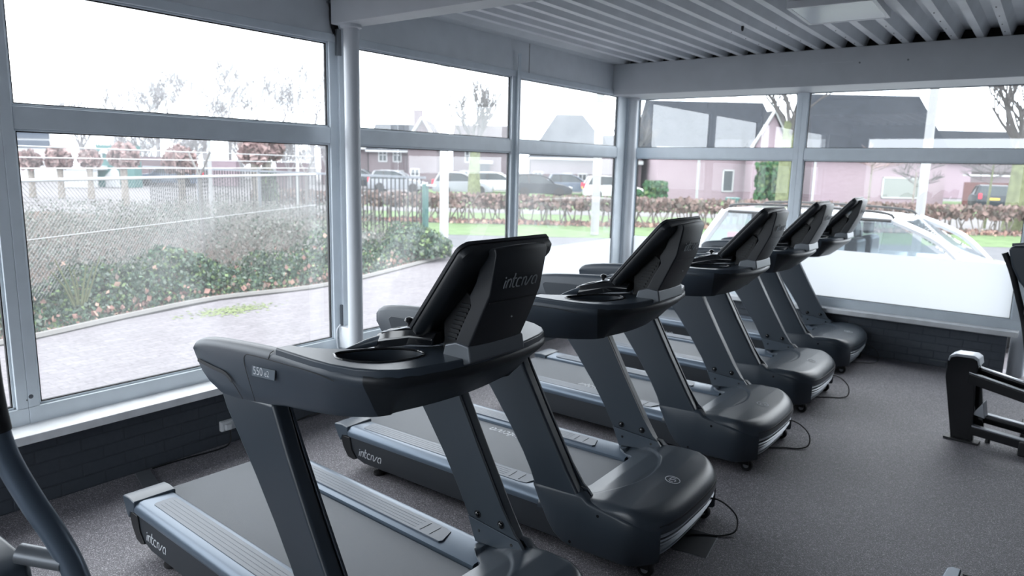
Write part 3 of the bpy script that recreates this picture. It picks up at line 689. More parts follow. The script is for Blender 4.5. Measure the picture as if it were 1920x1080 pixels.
    MB().prism([(x-X0+.0, z) for x, z in ((2.8302, 1.4445), (2.8322, 1.4445), (2.8332, 1.4475), (2.8312, 1.4475))], 'y', -.126, .126).build('mast_seam', K['black'], mast, smooth=False)
    fdir = Vector((2.858-2.833, 0, 1.600-1.470)).normalized(); nrm = Vector((fdir.z, 0, -fdir.x))
    wordmark('mast_wordmark', .034, K['logodim'], mast, Vector((2.8385-X0, -.082, 1.492))+nrm*.0095, (0, 1, 0), fdir, nrm, th=.0015)
    MB().lathe([(.003, 0), (.003, .002)], (0, 0, 0), 'x', 8).build('mast_led', K['logodim'], mast, off=(-(2.8015-X0+.0095), -.006, -1.385))
    # the screen unit
    Bv, Tv = Vector((2.515, 0, 1.318)), Vector((2.802, 0, 1.628)); vdir = (Tv-Bv).normalized(); nb = Vector((vdir.z, 0, -vdir.x)); Hh = (Tv-Bv).length
    def outline(g):
        wt, wb = .220-g, .168-g; r = .030; o_ = []
        for cx_, cy_, a0 in ((-wb+r, g+r*.8, PI), (wb-r, g+r*.8, 1.5*PI), (wt-r, Hh-g-r, 0), (-wt+r, Hh-g-r, .5*PI)):
            for k in range(6):
                a_ = a0+PI/2*k/5; o_.append((cx_+r*math.cos(a_), cy_+r*math.sin(a_)))
        return [(u_, v_+(.022*(1-(u_/.22)**2) if v_ > Hh*.6 else 0)*1.0) for u_, v_ in o_]
    def lay(g, t_): return [(Bv.x-X0+vdir.x*v_+nb.x*t_, u_, Bv.z+vdir.z*v_+nb.z*t_) for u_, v_ in outline(g)]
    dsp = MB().loft([lay(.006, -.012), lay(.0, -.009), lay(.0, .002), lay(.003, .004)]).build('display', K['mast'], T, ang=35)
    MB().loft([lay(.004, .004), lay(.002, .010), lay(.004, .026), lay(.016, .040), lay(.034, .045)]).build('display_back', K['apron'], dsp, ang=35)
    MB().loft([lay(.016, -.0118), lay(.016, -.0135)]).build('screen', K['screen'], dsp, smooth=False)
    nk = MB(); nk.prism(S_([(2.60, 1.252), (2.70, 1.262), (2.745, 1.440), (2.70, 1.470), (2.60, 1.372), (2.605, 1.30)]), 'y', -.095, .095)
    nk.build('display_neck', K['black'], T, bevel=.008)
    nk = MB()
    for k in range(9): nk.box((2.625-X0+.008*k, -.100, 1.300+.015*k), (2.665-X0+.008*k, .100, 1.306+.015*k))
    nk.build('neck_ribs', K['apron'], T)
    # ---- sensor handlebar with its two control pods
    for sg in (-1, 1):
        hb = MB().tube(spline([(2.385-X0, sg*.105, 1.268), (2.33-X0, sg*.125, 1.247), (2.27-X0, sg*.170, 1.222), (2.22-X0, sg*.225, 1.196)], 5), [.020, .020, .020, .020, .020, .019, .018, .018, .017, .016, .014, .012, .010, .008, .007, .006], 12)
        h = hb.build('handlebar', K['body2'], T)
        sec = lambda x, w_, z0, z1: [(x-X0, sg*.10-w_, z0), (x-X0, sg*.10-w_*1.05, (z0+z1)/2), (x-X0, sg*.10-w_*.6, z1), (x-X0, sg*.10+w_*.6, z1), (x-X0, sg*.10+w_*1.05, (z0+z1)/2), (x-X0, sg*.10+w_, z0)]
        MB().loft([sec(2.290, .022, 1.222, 1.246), sec(2.305, .040, 1.210, 1.266), (sec(2.38, .052, 1.225, 1.296)), sec(2.50, .050, 1.262, 1.320), sec(2.60, .040, 1.275, 1.318)]).build('control_pod', K['gloss'], T, bevel=.006, seg=3)
        MB().loft([sec(2.335, .034, 1.272, 1.279), sec(2.47, .040, 1.313, 1.318), sec(2.53, .034, 1.320, 1.325)]).build('pod_cap', K['silver'], T, bevel=.002)
        MB().lathe([(.006, 0), (.006, .014), (.014, .018), (.017, .024), (.014, .032), (.004, .036)], (2.445-X0, sg*.10, 1.306), n=16).build('control_knob', K['gloss'], T)
    MB().box((2.53-X0, -.09, 1.262), (2.66-X0, .09, 1.285)).build('handlebar_bridge', K['body2'], T, bevel=.008)
    # ---- lettering and power lead
    wordmark('skirt_wordmark', .040, K['logo'], T, (1.000-X0, -.4212, .105), (1, 0, 0), (0, 0, 1), (0, -1, 0))
    pth = spline([(2.925, .22, .17), (2.965, .235, .185), (3.02, .27, .155), (3.07, .30, .09), (3.075, .285, .02), (3.03, .22, .006), (2.95, .17, .006), (2.86, .10, .006)], 7)
    MB().tube([(p.x-X0, p.y, p.z) for p in pth], .0045, 8).build('power_lead', K['cable'], T)
    return T
TP = [(.060, -6.110, -.040), (.033, -4.891, .017), (0, -3.358, -.004), (-.044, -1.999, .002), (-.064, -.632, .011)]
TL = ['nearest dark grey treadmill, cut by the bottom edge, with the 550e2 label in full view',
      'second dark grey treadmill from the camera, its rear wordmark and hood emblem in view',
      'middle treadmill of the row of five, behind the second one',
      'fourth treadmill from the camera, second from the back windows',
      'farthest treadmill of the row, right beside the back wall windows']
base_t = make_treadmill(); TM = []
for i, (x, y, a) in enumerate(TP):
    t = base_t if i == 0 else copy_tree(base_t)
    t.location = (x+X0*math.cos(a), y+X0*math.sin(a), 0); t.rotation_euler = (0, 0, a)
    t['label'] = TL[i]; t['group'] = 'row of treadmills facing away from the side windows'; TM.append(t)
# each belt has stopped at another place, so its wordmark lies elsewhere
for i, x in ((1, 1.66), (2, 1.62), (3, 1.45), (4, 1.5)):
    wordmark('belt_wordmark', .046, K['logo'], TM[i], (x-X0+.11, .19, .2402), (-1, 0, 0), (0, -1, 0), (0, 0, 1), th=.0006) if i == 1 else \
    wordmark('belt_wordmark', .046, K['logo'], TM[i], (x-X0-.11, -.19, .2402), (1, 0, 0), (0, 1, 0), (0, 0, 1), th=.0006)

# ================================================================== OTHER MACHINES
# machine at the left edge: curved mast with ribbed black cover
t = thing('elliptical_trainer', 'dark exercise machine at the left edge with a curved metallic frame tube and black post', 'exercise machine', (2.20, -7.40, 0))
def lp_(x, y, z): return (x-2.20, y+7.40, z)
MB().tube(spline([lp_(2.145, -7.425, 1.30), lp_(2.150, -7.42, 1.20), lp_(2.165, -7.405, 1.10), lp_(2.205, -7.375, .99), lp_(2.25, -7.335, .87), lp_(2.285, -7.31, .76), lp_(2.33, -7.28, .55), lp_(2.36, -7.26, .08)], 6), .030, 16).build('frame_tube', K['rail'], t)
MB().tube(spline([lp_(2.130, -7.435, 1.655), lp_(2.138, -7.43, 1.60), lp_(2.145, -7.425, 1.45), lp_(2.148, -7.422, 1.28), lp_(2.155, -7.415, 1.17)], 5), .031, 16).build('mast_cover', K['black'], t)
mb = MB()
for k in range(34): mb.lathe([(.032, .0), (.0335, .002), (.032, .004)], lp_(2.1445+.0001*k, -7.4255, 1.26+.010*k), n=16)
mb.build('cover_ribs', K['black'], t)
MB().lathe([(.018, 1.64), (.034, 1.645), (.037, 1.655), (.034, 1.672), (.015, 1.680)], lp_(2.130, -7.435, 0), n=18).build('mast_cap', K['gloss'], t)
MB().box(lp_(2.08, -7.50, 1.075), lp_(2.175, -7.43, 1.115)).build('mast_bracket', K['body2'], t, bevel=.01)
MB().cyl(lp_(2.17, -7.40, .835), lp_(2.265, -7.33, .815), .026, 16).build('pivot_hub', K['gunmetal'], t)
MB().prism([(-.50, .20), (-.42, .70), (-.30, .815), (-.06, .822), (-.01, .80), (.02, .70), (.10, .20)], 'y', -.16, .02).build('drive_shroud', K['body2'], t, bevel=.02, seg=3)
MB().box((-.55, -.22, .03), (.35, -.12, .20)).build('base_beam', K['body'], t, bevel=.01)
MB().box((-.50, -.40, .0), (-.42, .18, .05)).build('stabiliser', K['black'], t, bevel=.008)
MB().box((.12, -.40, .0), (.20, .20, .08)).build('stabiliser', K['black'], t, bevel=.008)

# sliding rail machine at the right edge
t = thing('sliding_rail_machine', 'black rail exercise machine at the right edge with silver topped front stand', 'exercise machine', (3.89, -2.15, 0), math.radians(-6))
def bar(name, pts, w, h, m):
    mb = MB(); L = len(pts); P = [Vector(p) for p in pts]
    mb.loft([[(p.x, p.y-w/2, p.z-h/2), (p.x, p.y+w/2, p.z-h/2), (p.x, p.y+w/2, p.z+h/2), (p.x, p.y-w/2, p.z+h/2)] for p in P]); return mb.build(name, m, t, bevel=.004)
MB().prism([(-.140, .44), (-.142, .56), (-.128, .595), (-.09, .612), (.02, .616), (.045, .60), (.052, .56), (.045, .44), (.035, .44), (-.02, .012), (-.02, .012), (.045, .012), (.085, .012), (.035, .45)][:8]+[(.075, .012), (-.062, .012)], 'y', -.065, -.012).build('front_stand', K['gloss'], t, bevel=.008)
MB().prism([(-.136, .565), (-.128, .600), (-.09, .622), (.022, .626), (.050, .608), (.060, .560), (.048, .560), (.040, .592), (.015, .606), (-.085, .602), (-.118, .588), (-.126, .560)], 'y', -.068, .075).build('stand_cap', K['silver'], t, bevel=.003)
MB().prism([(-.02, .585), (.045, .560), (.115, .10), (.045, .10)], 'y', .035, .072).build('rear_stand', K['gloss'], t, bevel=.006)
MB().box((-.10, -.10, 0), (.115, -.01, .016)).build('foot_plate', K['black'], t, bevel=.003)
MB().prism([(.050, .205), (.125, .19), (.105, .30)], 'y', -.05, .07).build('gusset', K['silver'], t, bevel=.003)
for dy, z0 in ((-.05, .490), (.045, .525)):
    bar('slide_rail', [(.0, dy, z0-.03), (1.05, dy, z0-.23)], .035, .070, K['gloss'])
    bar('rail_strip', [(.0, dy, z0+.012), (1.05, dy, z0-.188)], .034, .012, K['steel'])
for dy, z0 in ((-.06, .115), (.10, .175)):
    bar('floor_rail', [(.06, dy, z0-.02), (1.06, dy, z0-.092)], .05, .060, K['gloss'])
    bar('floor_rail_strip', [(.06, dy, z0+.014), (1.06, dy, z0-.058)], .050, .010, K['silver'])
MB().lathe([(.016, .0), (.016, .02), (.01, .03), (.01, .10)], (.15, .03, 0), n=12).build('levelling_foot', K['black'], t)
MB().box((1.0, -.35, 0), (1.07, .35, .05)).build('rear_foot', K['black'], t, bevel=.006)

t = thing('seat_post_machine', 'black padded head of a machine cut off by the right edge', 'exercise machine', (4.12, -2.05, 0))
MB().tube(spline([(-.135, -.01, 1.345), (-.08, .0, 1.22), (-.02, .03, 1.03), (.03, .06, .86), (.10, .06, .55), (.22, .06, .10)], 6), .020, 12).build('post', K['black'], t)
MB().prism([(-.115, 1.375), (-.09, 1.400), (.02, 1.41), (.09, 1.38), (.09, 1.10), (.03, 1.085), (-.035, 1.16), (-.085, 1.26)], 'y', -.05, .07).build('pad', K['body'], t, bevel=.02, seg=3)
MB().tube([(-.10, .01, 1.398), (-.03, .01, 1.408), (.05, .01, 1.40)], .014, 10).build('pad_trim', K['gunmetal'], t)
MB().box((.02, -.06, .93), (.13, .12, 1.06)).build('carriage', K['body2'], t, bevel=.012)
MB().box((.10, -.25, 0), (.34, .37, .10)).build('base', K['black'], t, bevel=.01)

t = thing('low_platform', 'low platform corner with grey cap and ribbed dark top, bottom right', 'platform', (4.03, -4.45, 0), math.radians(-2))
MB().box((.0, -1.2, .01), (.9, .0, .125)).build('platform_body', K['body'], t, bevel=.012)
MB().prism([(-.012, -.16), (-.004, -.02), (.012, .006), (.052, .006), (.050, -1.2), (-.012, -1.2)], 'z', .03, .133).build('corner_cap', K['rail'], t, bevel=.008)
mb = MB()
for k in range(20): mb.box((.06, -.03-.028*k, .124), (.88, -.018-.028*k, .129))
mb.build('tread_ribs', K['black'], t, smooth=False)

# ================================================================== OUTDOORS
SX, SY, SA = -10.84, 11.97, math.radians(37.02)
ux, uy = math.cos(SA), math.sin(SA)
def SP(u, v, z=-.1): return (SX+ux*u-uy*v, SY+uy*u+ux*v, z)
def quadstrip(name, pts, z, m, label=None):
    ob = MB().add([(x, y, z) for x, y in pts], [tuple(range(len(pts)))]).build(name, m, smooth=False, flip=False)
    if ob.data.polygons[0].normal.z < 0: ob.data.flip_normals()
    return struct(ob)
quadstrip('ground', [(-150, -60), (100, -60), (100, 160), (-150, 160)], -.125, K['ground'])
quadstrip('pavement', [(-4.15, -9), (-.12, -9), (-.12, .12), (10, .12), (10, 3.4), (-3, 6.2), (-7.2, 4.6), (-6.0, 3.4), (-5.0, .2), (-4.75, -1.2), (-4.95, -2.66), (-4.65, -4.1), (-4.3, -5.3)], -.105, K['paving'])
def sq(name, u0, u1, v0, v1, z, m): return quadstrip(name, [SP(u0, v0)[:2], SP(u1, v0)[:2], SP(u1, v1)[:2], SP(u0, v1)[:2]], z, m)
sq('road', -40, 40, -10.5, -5.0, -.112, K['asphalt'])
sq('verge', -9, 40, -5.0, -1.0, -.108, K['grass'])
sq('lawn', -7, 40, 1.0, 30, -.116, K['grass'])
sq('far_path', -40, 40, 4.5, 7.5, -.110, K['ground'])
sq('driveway', 14.5, 22, 1.5, 26, -.106, K['ground'])
# planted bed with kerb
bed = [(-4.35, -6.5), (-4.38, -5.3), (-4.73, -4.1), (-5.05, -2.66), (-4.85, -1.2), (-5.1, .2), (-6.1, 3.4), (-7.3, 4.3), (-14, 4.3), (-24, 2), (-24, -14), (-4.35, -14)]
quadstrip('planting_bed', bed, -.095, K['soil'])
b = MB().tube(spline([(x, y, -.09) for x, y in bed[:7]], 5), .055, 6, flat=.8).build('kerb', K['kerb']); struct(b)

R = random.Random(7)
def leaves(name, m, n, place, size, label, cat, kind='stuff', flat=.6, group=None):
    vs = []; fs = []
    for i in range(n):
        r = place(R)
        if r is None: continue
        x, y, z, s = r; s *= size
        e = Euler((R.uniform(-1, 1)*flat*PI, R.uniform(-1, 1)*flat*PI, R.uniform(0, 2*PI))); M3 = e.to_matrix()
        o = len(vs)
        for a, b_ in ((-.5, 0), (0, -.42), (.5, 0), (0, .42)):
            p = M3 @ Vector((a*s, b_*s, .06*s if b_ else 0)); vs.append((x+p.x, y+p.y, z+p.z))
        fs.append((o, o+1, o+2, o+3))
    ob = MB().add(vs, fs).build(name, m, smooth=False, flip=False)
    if label: tag(ob, label, cat, group, kind)
    return ob
def bedx(y):
    """x of the kerb at y"""
    return lerp([(-6.5, -4.35), (-5.3, -4.38), (-4.1, -4.73), (-2.66, -5.05), (-1.2, -4.85), (.2, -5.1), (3.4, -6.1), (4.3, -7.2)], y)
def hump(y): return .42+.13*math.sin(y*1.9+1)+.10*math.sin(y*4.3)
def place_front(r):
    y = r.uniform(-6.5, 4.0); w = bedx(y); d = r.random()**.8*1.6
    h = hump(y)*math.sin(min(1, d/1.0)*PI/2)
    return (w-.06-d, y, -.08+h*r.random()**.45, r.uniform(.7, 1.5))
leaves('ivy_bank', K['ivy'], 36000, place_front, .050, 'bank of dark green ivy and brambles along the kerb outside the near window', 'ivy')
def place_dead(r):
    y = r.uniform(-6.5, 4.0); w = bedx(y)
    if r.random() < .35: d = r.random()**2*1.5; return (w-.1-d, y, hump(y)*math.sin(min(1, d)*PI/2)*r.random()+.0, r.uniform(.9, 2.2))
    return (w-.02-abs(r.gauss(0, .14)), y, -.085+r.random()*.03, r.uniform(.6, 1.3))
leaves('fallen_leaves', K['deadleaf'], 1700, place_dead, .050, 'brown fallen leaves lying along the kerb and caught in the ivy', 'leaves')
def place_moss(r): return (-4.25+r.gauss(0, .12), -2.9+r.gauss(0, .28), -.103, r.uniform(.5, 1.5))
leaves('kerb_moss', mat('moss', (.13, .16, .07), .9), 420, place_moss, .05, 'patch of light green moss on the paving by the kerb', 'moss', flat=.03)
# bramble thicket of thin stems behind and through the fence
vs = []; fs = []
def stem(x, y, z, dx, dy, dz, w):
    o = len(vs); vs.extend([(x-w, y, z), (x+w, y, z), (x+dx*.5+w*.7, y+dy*.5, z+dz*.65), (x+dx*.5-w*.7, y+dy*.5, z+dz*.65), (x+dx, y+dy, z+dz)])
    fs.extend([(o, o+1, o+2, o+3), (o+3, o+2, o+4)])
for i in range(26000):
    y = R.uniform(-9, 4.2); w = bedx(max(-6.5, min(4.2, y))); d = R.random()**.9*9+.7
    top = .35+.50*min(1, d/2.6)+.16*math.sin(y*1.3+d)
    if y > 1.5 and d < 3: top *= .75
    x = w-d; z0 = R.uniform(-.1, top*.75); a = R.uniform(0, 2*PI); L = R.uniform(.15, .5)
    stem(x, y, z0, L*math.cos(a)*.9, L*math.sin(a)*.9, R.uniform(.05, .32), R.uniform(.002, .007))
tag(MB().add(vs, fs).build('bramble_thicket', K['bramble'], smooth=False, flip=False), 'pale grey green bramble thicket behind the chain link fence', 'brambles', None, 'stuff')
def place_thick(r):
    y = r.uniform(-9, 4.2); w = bedx(max(-6.5, min(4.2, y))); d = r.random()*9+.8
    top = .30+.42*min(1, d/2.6)+.16*math.sin(y*1.3+d)
    if y > 1.5 and d < 3: top *= .75
    return (w-d, y, top*r.random()**.5, r.uniform(.6, 1.3))
leaves('bramble_leaves', mat('pale bramble leaves', (.2, .25, .2), .9, island=[(.155, .160, .145), (.122, .140, .122), (.180, .170, .160), (.105, .130, .108), (.170, .172, .162)]), 24000, place_thick, .055, 'pale undergrowth filling the bed behind the fence', 'undergrowth')
# a few sturdy bare stems in the near bank
for k, (y, d, h) in enumerate(((-4.42, .45, .62),)):
    mb = MB(); x = bedx(y)-d
    for j in range(7):
        a = R.uniform(-.5, .5); mb.tube([(x, y, -.1), (x+a*.1, y+.05*j-.15, h*.5), (x+a*.3, y+.09*j-.3, h*R.uniform(.8, 1.1))], [.018, .011, .005], 5)
    tag(mb.build('bare_shrub', K['barkgreen']), 'bare mossy shrub stem rising from the ivy at the lower left of the near window', 'shrub')
def place_shrub(r):
    a = r.uniform(0, 2*PI); q = r.random()**.5
    return (-6.25+.75*q*math.cos(a), 2.55+.75*q*math.sin(a), -.05+.62*r.random()**.6*(1-q*q*.6), r.uniform(.7, 1.5))
tag(leaves('shrub', K['ivy'], 2600, place_shrub, .075, None, None), 'dark green ivy covered shrub beside the bar fence end post', 'shrub')

# chain link fence -------------------------------------------------
FA, FB = Vector((-5.0, -5.7, 0)), Vector((-9.5, 2.5, 0)); FL = (FB-FA).length; fd = (FB-FA).normalized(); fa = math.atan2(fd.y, fd.x)
t = thing('chain_link_fence', 'chain link fence with white top rail and barbed wire arms outside the near window', 'fence', (FA.x, FA.y, -.1), fa)
ZR = 1.655
MB().cyl((0, 0, ZR), (FL, 0, ZR), .022, 8).build('top_rail', K['wwhite'], t)
mb = MB(); s = .062; n = int((FL+ZR)/s)
for k in range(-int(ZR/s), int(FL/s)+1):
    for sg in (1, -1):
        x0 = k*s; a0, a1 = (x0, .08), (x0+ZR-.08, ZR)
        if sg < 0: a0, a1 = (x0, ZR), (x0+ZR-.08, .08)
        (xa, za), (xb, zb) = a0, a1
        if xa < 0: za += (zb-za)*(0-xa)/(xb-xa); xa = 0
        if xb > FL: zb = za+(zb-za)*(FL-xa)/(xb-xa); xb = FL
        if xb-xa < .02: continue
        mb.tube([(xa, .004*sg, za), (xb, .004*sg, zb)], .0026, 3, caps=False)
mb.build('chain_link_mesh', K['galv'], t, smooth=False)
for z in (.55, .56): pass
MB().cyl((.0, -.01, .95), (FL, -.01, .62+.33), .005, 4).build('tension_wire', K['wwhite'], t)
for x in (.85, 4.75, 8.9):
    p = MB().cyl((x, .02, 0), (x, .02, ZR+.03), .030, 8).build('fence_post', K['kerb'], t)
    for dy in (-.24, .24): MB().cyl((x, .02, ZR), (x+.06*dy/.24, .02+dy*1.0, ZR+.42), .018, 6).build('barbed_wire_arm', K['kerb'], p)
for dz in (.14, .27, .40):
    for sg in (-1, 1): MB().cyl((0, sg*dz*.55+.02, ZR+dz), (FL, sg*dz*.55+.02, ZR+dz), .006, 4).build('barbed_wire', K['wwhite'], t)
# bar fence --------------------------------------------------------
t = thing('bar_fence', 'dark vertical bar fence across the view beyond the white pole', 'fence', (-7.05, 3.62, -.1), math.radians(180))
MB().box((-.05, -.05, 0), (.05, .05, 1.50)).build('end_post', K['green'], t)
MB().box((-.30, -.03, 1.46), (.12, .03, 1.50)).build('end_plate', K['wwhite'], t)
for z, h in ((1.62, .05), (.25, .03)): MB().box((.0, -.02, z), (13, .02, z+h)).build('fence_rail', K['green'] if z < 1 else K['gunmetal'], t)
for k in range(90): MB().box((.14*k+.12, -.011, .1), (.14*k+.142, .011, 1.62)).build('fence_bar', K['black'], t, smooth=False)
for x in (3.2, 6.4, 9.6): MB().box((x-.03, -.03, 0), (x+.03, .03, 1.7)).build('fence_post', K['gunmetal'], t)

# poles ------------------------------------------------------------
def pole(x, y, h, r, label, r2=None, m='wwhite'):
    return tag(MB().cyl((x, y, -.1), (x, y, h), r, 12, r2 or r).build('lamp_post', K[m]), label, 'pole')
pole(-6.12, 3.23, 6.5, .095, 'tall white post right of the slim white column, outside the third window')
pole(-6.45, 10.12, 7, .12, 'pale post outside the far side window next to the corner', m='galv')
pole(2.15, 8.0, 6.5, .082, 'white lamp post behind the white car roof', m='galv')
pole(-14.36, 5.56, 5.5, .05, 'thin white post behind the fence at the right of the near window')
pole(-12.0, 1.35, 3.0, .04, 'thin grey post behind the fence in the middle of the near window', m='galv')
x, y, _ = SP(9.45, 22-10); pole(x, y, 2.55, .07, 'slim street sign post in front of the brick house', m='galv')

# trees ------------------------------------------------------------
RMIN = [.004]
def branch(mb, p, d, L, r, lev, r_, up_=.22, split=3, sides=4):
    r = max(r, RMIN[0])
    q = p+d*L*.5+Vector((r_.uniform(-1, 1), r_.uniform(-1, 1), 0))*L*.06; e = q+(d+Vector((0, 0, up_*.3))).normalized()*L*.5
    mb.tube([p, q, e], [r, r*.82, r*.62], sides if lev > 1 else 3, caps=False)
    if lev <= 0: return
    for k in range(split if lev > 1 else split+1):
        a = r_.uniform(0, 2*PI); t_ = r_.uniform(.35, .85)
        perp = Vector((math.cos(a), math.sin(a), r_.uniform(-.1, .5)))
        nd = (d*.85+perp*t_+Vector((0, 0, up_))).normalized()
        st = e if k else e; f = r_.uniform(.45, 1.0)
        branch(mb, p+(e-p)*f, nd, L*r_.uniform(.68, .88), r*.52*(.9+.3*(1-f)), lev-1, r_, up_, split, sides)
def tree(x, y, h, r, label, seed, lev=4, m='bark', trunk=.35, up_=.22, split=3, group=None):
    RMIN[0] = .00021*math.hypot(x-4, y+8)
    r_ = random.Random(seed); t = thing('bare_tree', label, 'tree', (x, y, -.1), 0, group)
    MB().tube([(0, 0, 0), (.05*r_.uniform(-1, 1), 0, h*trunk*.5), (0, .05, h*trunk+.05)], [r*1.25, r, r*.85], 10, caps=False).build('trunk', K[m], t)
    mb = MB()
    for k in range(7):
        a = 2.4*k+r_.uniform(-.4, .4); sp_ = r_.uniform(.25, .75); d = Vector((math.cos(a)*sp_, math.sin(a)*sp_, .9)).normalized()
        branch(mb, Vector((0, 0, h*trunk*(.72+.04*k))), d, h*r_.uniform(.15, .22), r*r_.uniform(.26, .40), lev, r_, up_, split)
    mb.build('branches', K['fartwig' if m == 'farbark' else 'twig'], t, smooth=False)
    return t
def spt(px, D): return SP((px-954)/1349*D, D-25)[:2]
far = [(575, 60, 10.6, 21), (468, 62, 11.6, 22), (372, 58, 9.6, 23), (285, 62, 9.4, 24), (215, 64, 8.2, 25), (140, 60, 6.5, 26), (520, 75, 11, 27), (420, 76, 10, 28)]
FT = ['tall bare tree on the skyline at the right end of the near window', 'tallest bare tree on the skyline left of the right end tree', 'bare tree on the skyline in the middle of the near window', 'lower bare tree on the skyline left of the middle one', 'small faint bare tree on the skyline at the left', 'leftmost faint low bare tree on the skyline', 'faint bare tree behind the two tall ones at the right', 'faint bare tree farther back in the middle']
for (px, D, h, sd), lb in zip(far, FT):
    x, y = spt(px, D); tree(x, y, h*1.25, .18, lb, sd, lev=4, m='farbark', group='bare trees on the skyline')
vs = []; fs = []
for i in range(15000):
    px = R.uniform(90, 580); D = R.uniform(66, 74); top = 4.6+1.5*math.sin(px*.021)+.8*math.sin(px*.063+1)
    x, y = spt(px, D); z0 = top*R.random()**.8; a = R.uniform(0, 2*PI); L = R.uniform(.4, 1.3)
    stem(x, y, z0, L*math.cos(a)*.7, L*math.sin(a)*.7, R.uniform(.2, .9), R.uniform(.012, .03))
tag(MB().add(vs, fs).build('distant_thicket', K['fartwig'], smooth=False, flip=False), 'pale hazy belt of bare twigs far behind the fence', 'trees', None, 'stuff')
for k_, (px, D, h, sd) in enumerate(((250, 54, 6.2, 61), (345, 50, 5.8, 62), (440, 52, 6.4, 63), (530, 50, 6.0, 64), (600, 54, 6.6, 65))):
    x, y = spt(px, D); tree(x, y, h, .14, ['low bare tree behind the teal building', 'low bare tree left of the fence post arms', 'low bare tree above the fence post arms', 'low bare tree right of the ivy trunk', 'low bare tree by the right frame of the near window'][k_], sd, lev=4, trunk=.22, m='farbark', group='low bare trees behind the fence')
x, y = spt(878, 38); tree(x, y, 8.2, .30, 'large bare tree with a mossy trunk in front of the terraced houses', 41, lev=4, m='barkgreen', trunk=.36, split=3)
x, y = spt(1165, 40); tree(x, y, 7.5, .22, 'bare spreading tree in front of the grey gabled house near the corner', 42, lev=4, m='barkgreen', trunk=.3)
x, y = spt(1463, 36); tree(x, y, 9.5, .36, 'big bare tree with a yellow green trunk by the brick house', 43, lev=5, m='barkgreen', trunk=.46)
x, y = spt(1902, 26); tree(x, y, 8.6, .30, 'bare tree with a green trunk at the right edge of the back window', 44, lev=5, m='barkgreen', trunk=.38)
x, y = spt(1240, 60); tree(x, y, 8.8, .2, 'bare bushy tree behind the roof near the corner column', 45, lev=4, trunk=.3)
for px, D, h, lb, sd in ((1622, 27, 2.9, 'young tree with a thin dark trunk and reddish twigs in front of the brick house', 51), (1706, 28, 2.4, 'thin young tree left of the lamp post', 52), (1848, 27, 2.8, 'thin young tree with a yellow green stem in front of the dark parked car', 53)):
    x, y = spt(px, D); t = thing('young_tree', lb, 'tree', (x, y, -.1))
    MB().cyl((0, 0, 0), (.03, 0, h*.85), .05, 6, .03).build('trunk', K['barkgreen' if sd == 53 else 'bark'], t)
    r_ = random.Random(sd); mb = MB()
    for k in range(9):
        a = r_.uniform(0, 2*PI); branch(mb, Vector((0, 0, h*r_.uniform(.6, .85))), Vector((math.cos(a), math.sin(a), .35)).normalized(), .55, .014, 2, r_, .05)
    mb.build('branches', K['pollard'] if sd == 51 else K['twig'], t, smooth=False)

def pollard(px, D, h, rad, label, seed, ivy=False, n=420):
    x, y = spt(px, D); t = thing('pollard_tree', label, 'tree', (x, y, -.1), 0, 'pollarded trees behind the fence'); r_ = random.Random(seed)
    MB().tube([(0, 0, 0), (.03, 0, h*.5), (0, 0, h)], [.17, .13, .15], 8).build('trunk', K['bark'], t)
    vs = []; fs = []
    for i in range(n):
        a, b_ = r_.uniform(0, 2*PI), math.acos(r_.uniform(-.75, 1)); q = rad*(.55+.45*r_.random()**.5)*(1+.18*math.sin(3*a+seed))
        p = Vector((q*math.sin(b_)*math.cos(a), q*math.sin(b_)*math.sin(a), h+rad*.35+q*math.cos(b_)*.95)); s_ = .16*r_.uniform(.6, 1.4)
        M3 = Euler((r_.uniform(0, 6), r_.uniform(0, 6), r_.uniform(0, 6))).to_matrix(); o = len(vs)
        for c in ((-s_, 0, 0), (0, -s_*.7, 0), (s_, 0, 0), (0, s_*.7, 0)): vs.append(p+M3 @ Vector(c))
        fs.append((o, o+1, o+2, o+3))
    MB().add(vs, fs).build('crown', K['pollard'], t, smooth=False, flip=False)
    if ivy:
        vs = []; fs = []
        for i in range(700):
            a = r_.uniform(0, 2*PI); z = r_.uniform(-.1, h*.75); q = .34-.08*z; s_ = .11
            p = Vector((q*math.cos(a), q*math.sin(a), z)); M3 = Euler((r_.uniform(0, 6), r_.uniform(0, 6), r_.uniform(0, 6))).to_matrix(); o = len(vs)
            for c in ((-s_, 0, 0), (0, -s_*.7, 0), (s_, 0, 0), (0, s_*.7, 0)): vs.append(p+M3 @ Vector(c))
            fs.append((o, o+1, o+2, o+3))
        MB().add(vs, fs).build('trunk_ivy', K['ivy'], t, smooth=False, flip=False)
pollard(325, 25, 1.65, .50, 'pollarded tree with a brown crown left of the fence post arms', 3)
pollard(217, 28.5, 1.75, .50, 'pollarded tree with a tall rosy crown, second from the left group', 4)
pollard(153, 33, 1.65, .42, 'pollarded tree with a small crown just left of the teal building', 5)
pollard(97, 33, 1.60, .52, 'pollarded tree with a wide flat crown in front of the navy banded building', 6)
pollard(42, 33, 1.5, .45, 'pollarded tree at the left frame behind the slanting fence arms', 8)
pollard(466, 21.5, 2.05, .36, 'pollarded tree crown, left one of the pair above the ivy trunk', 9)
pollard(487, 22.0, 2.15, .44, 'pollarded tree with an ivy covered trunk, right one of the pair', 10, True)

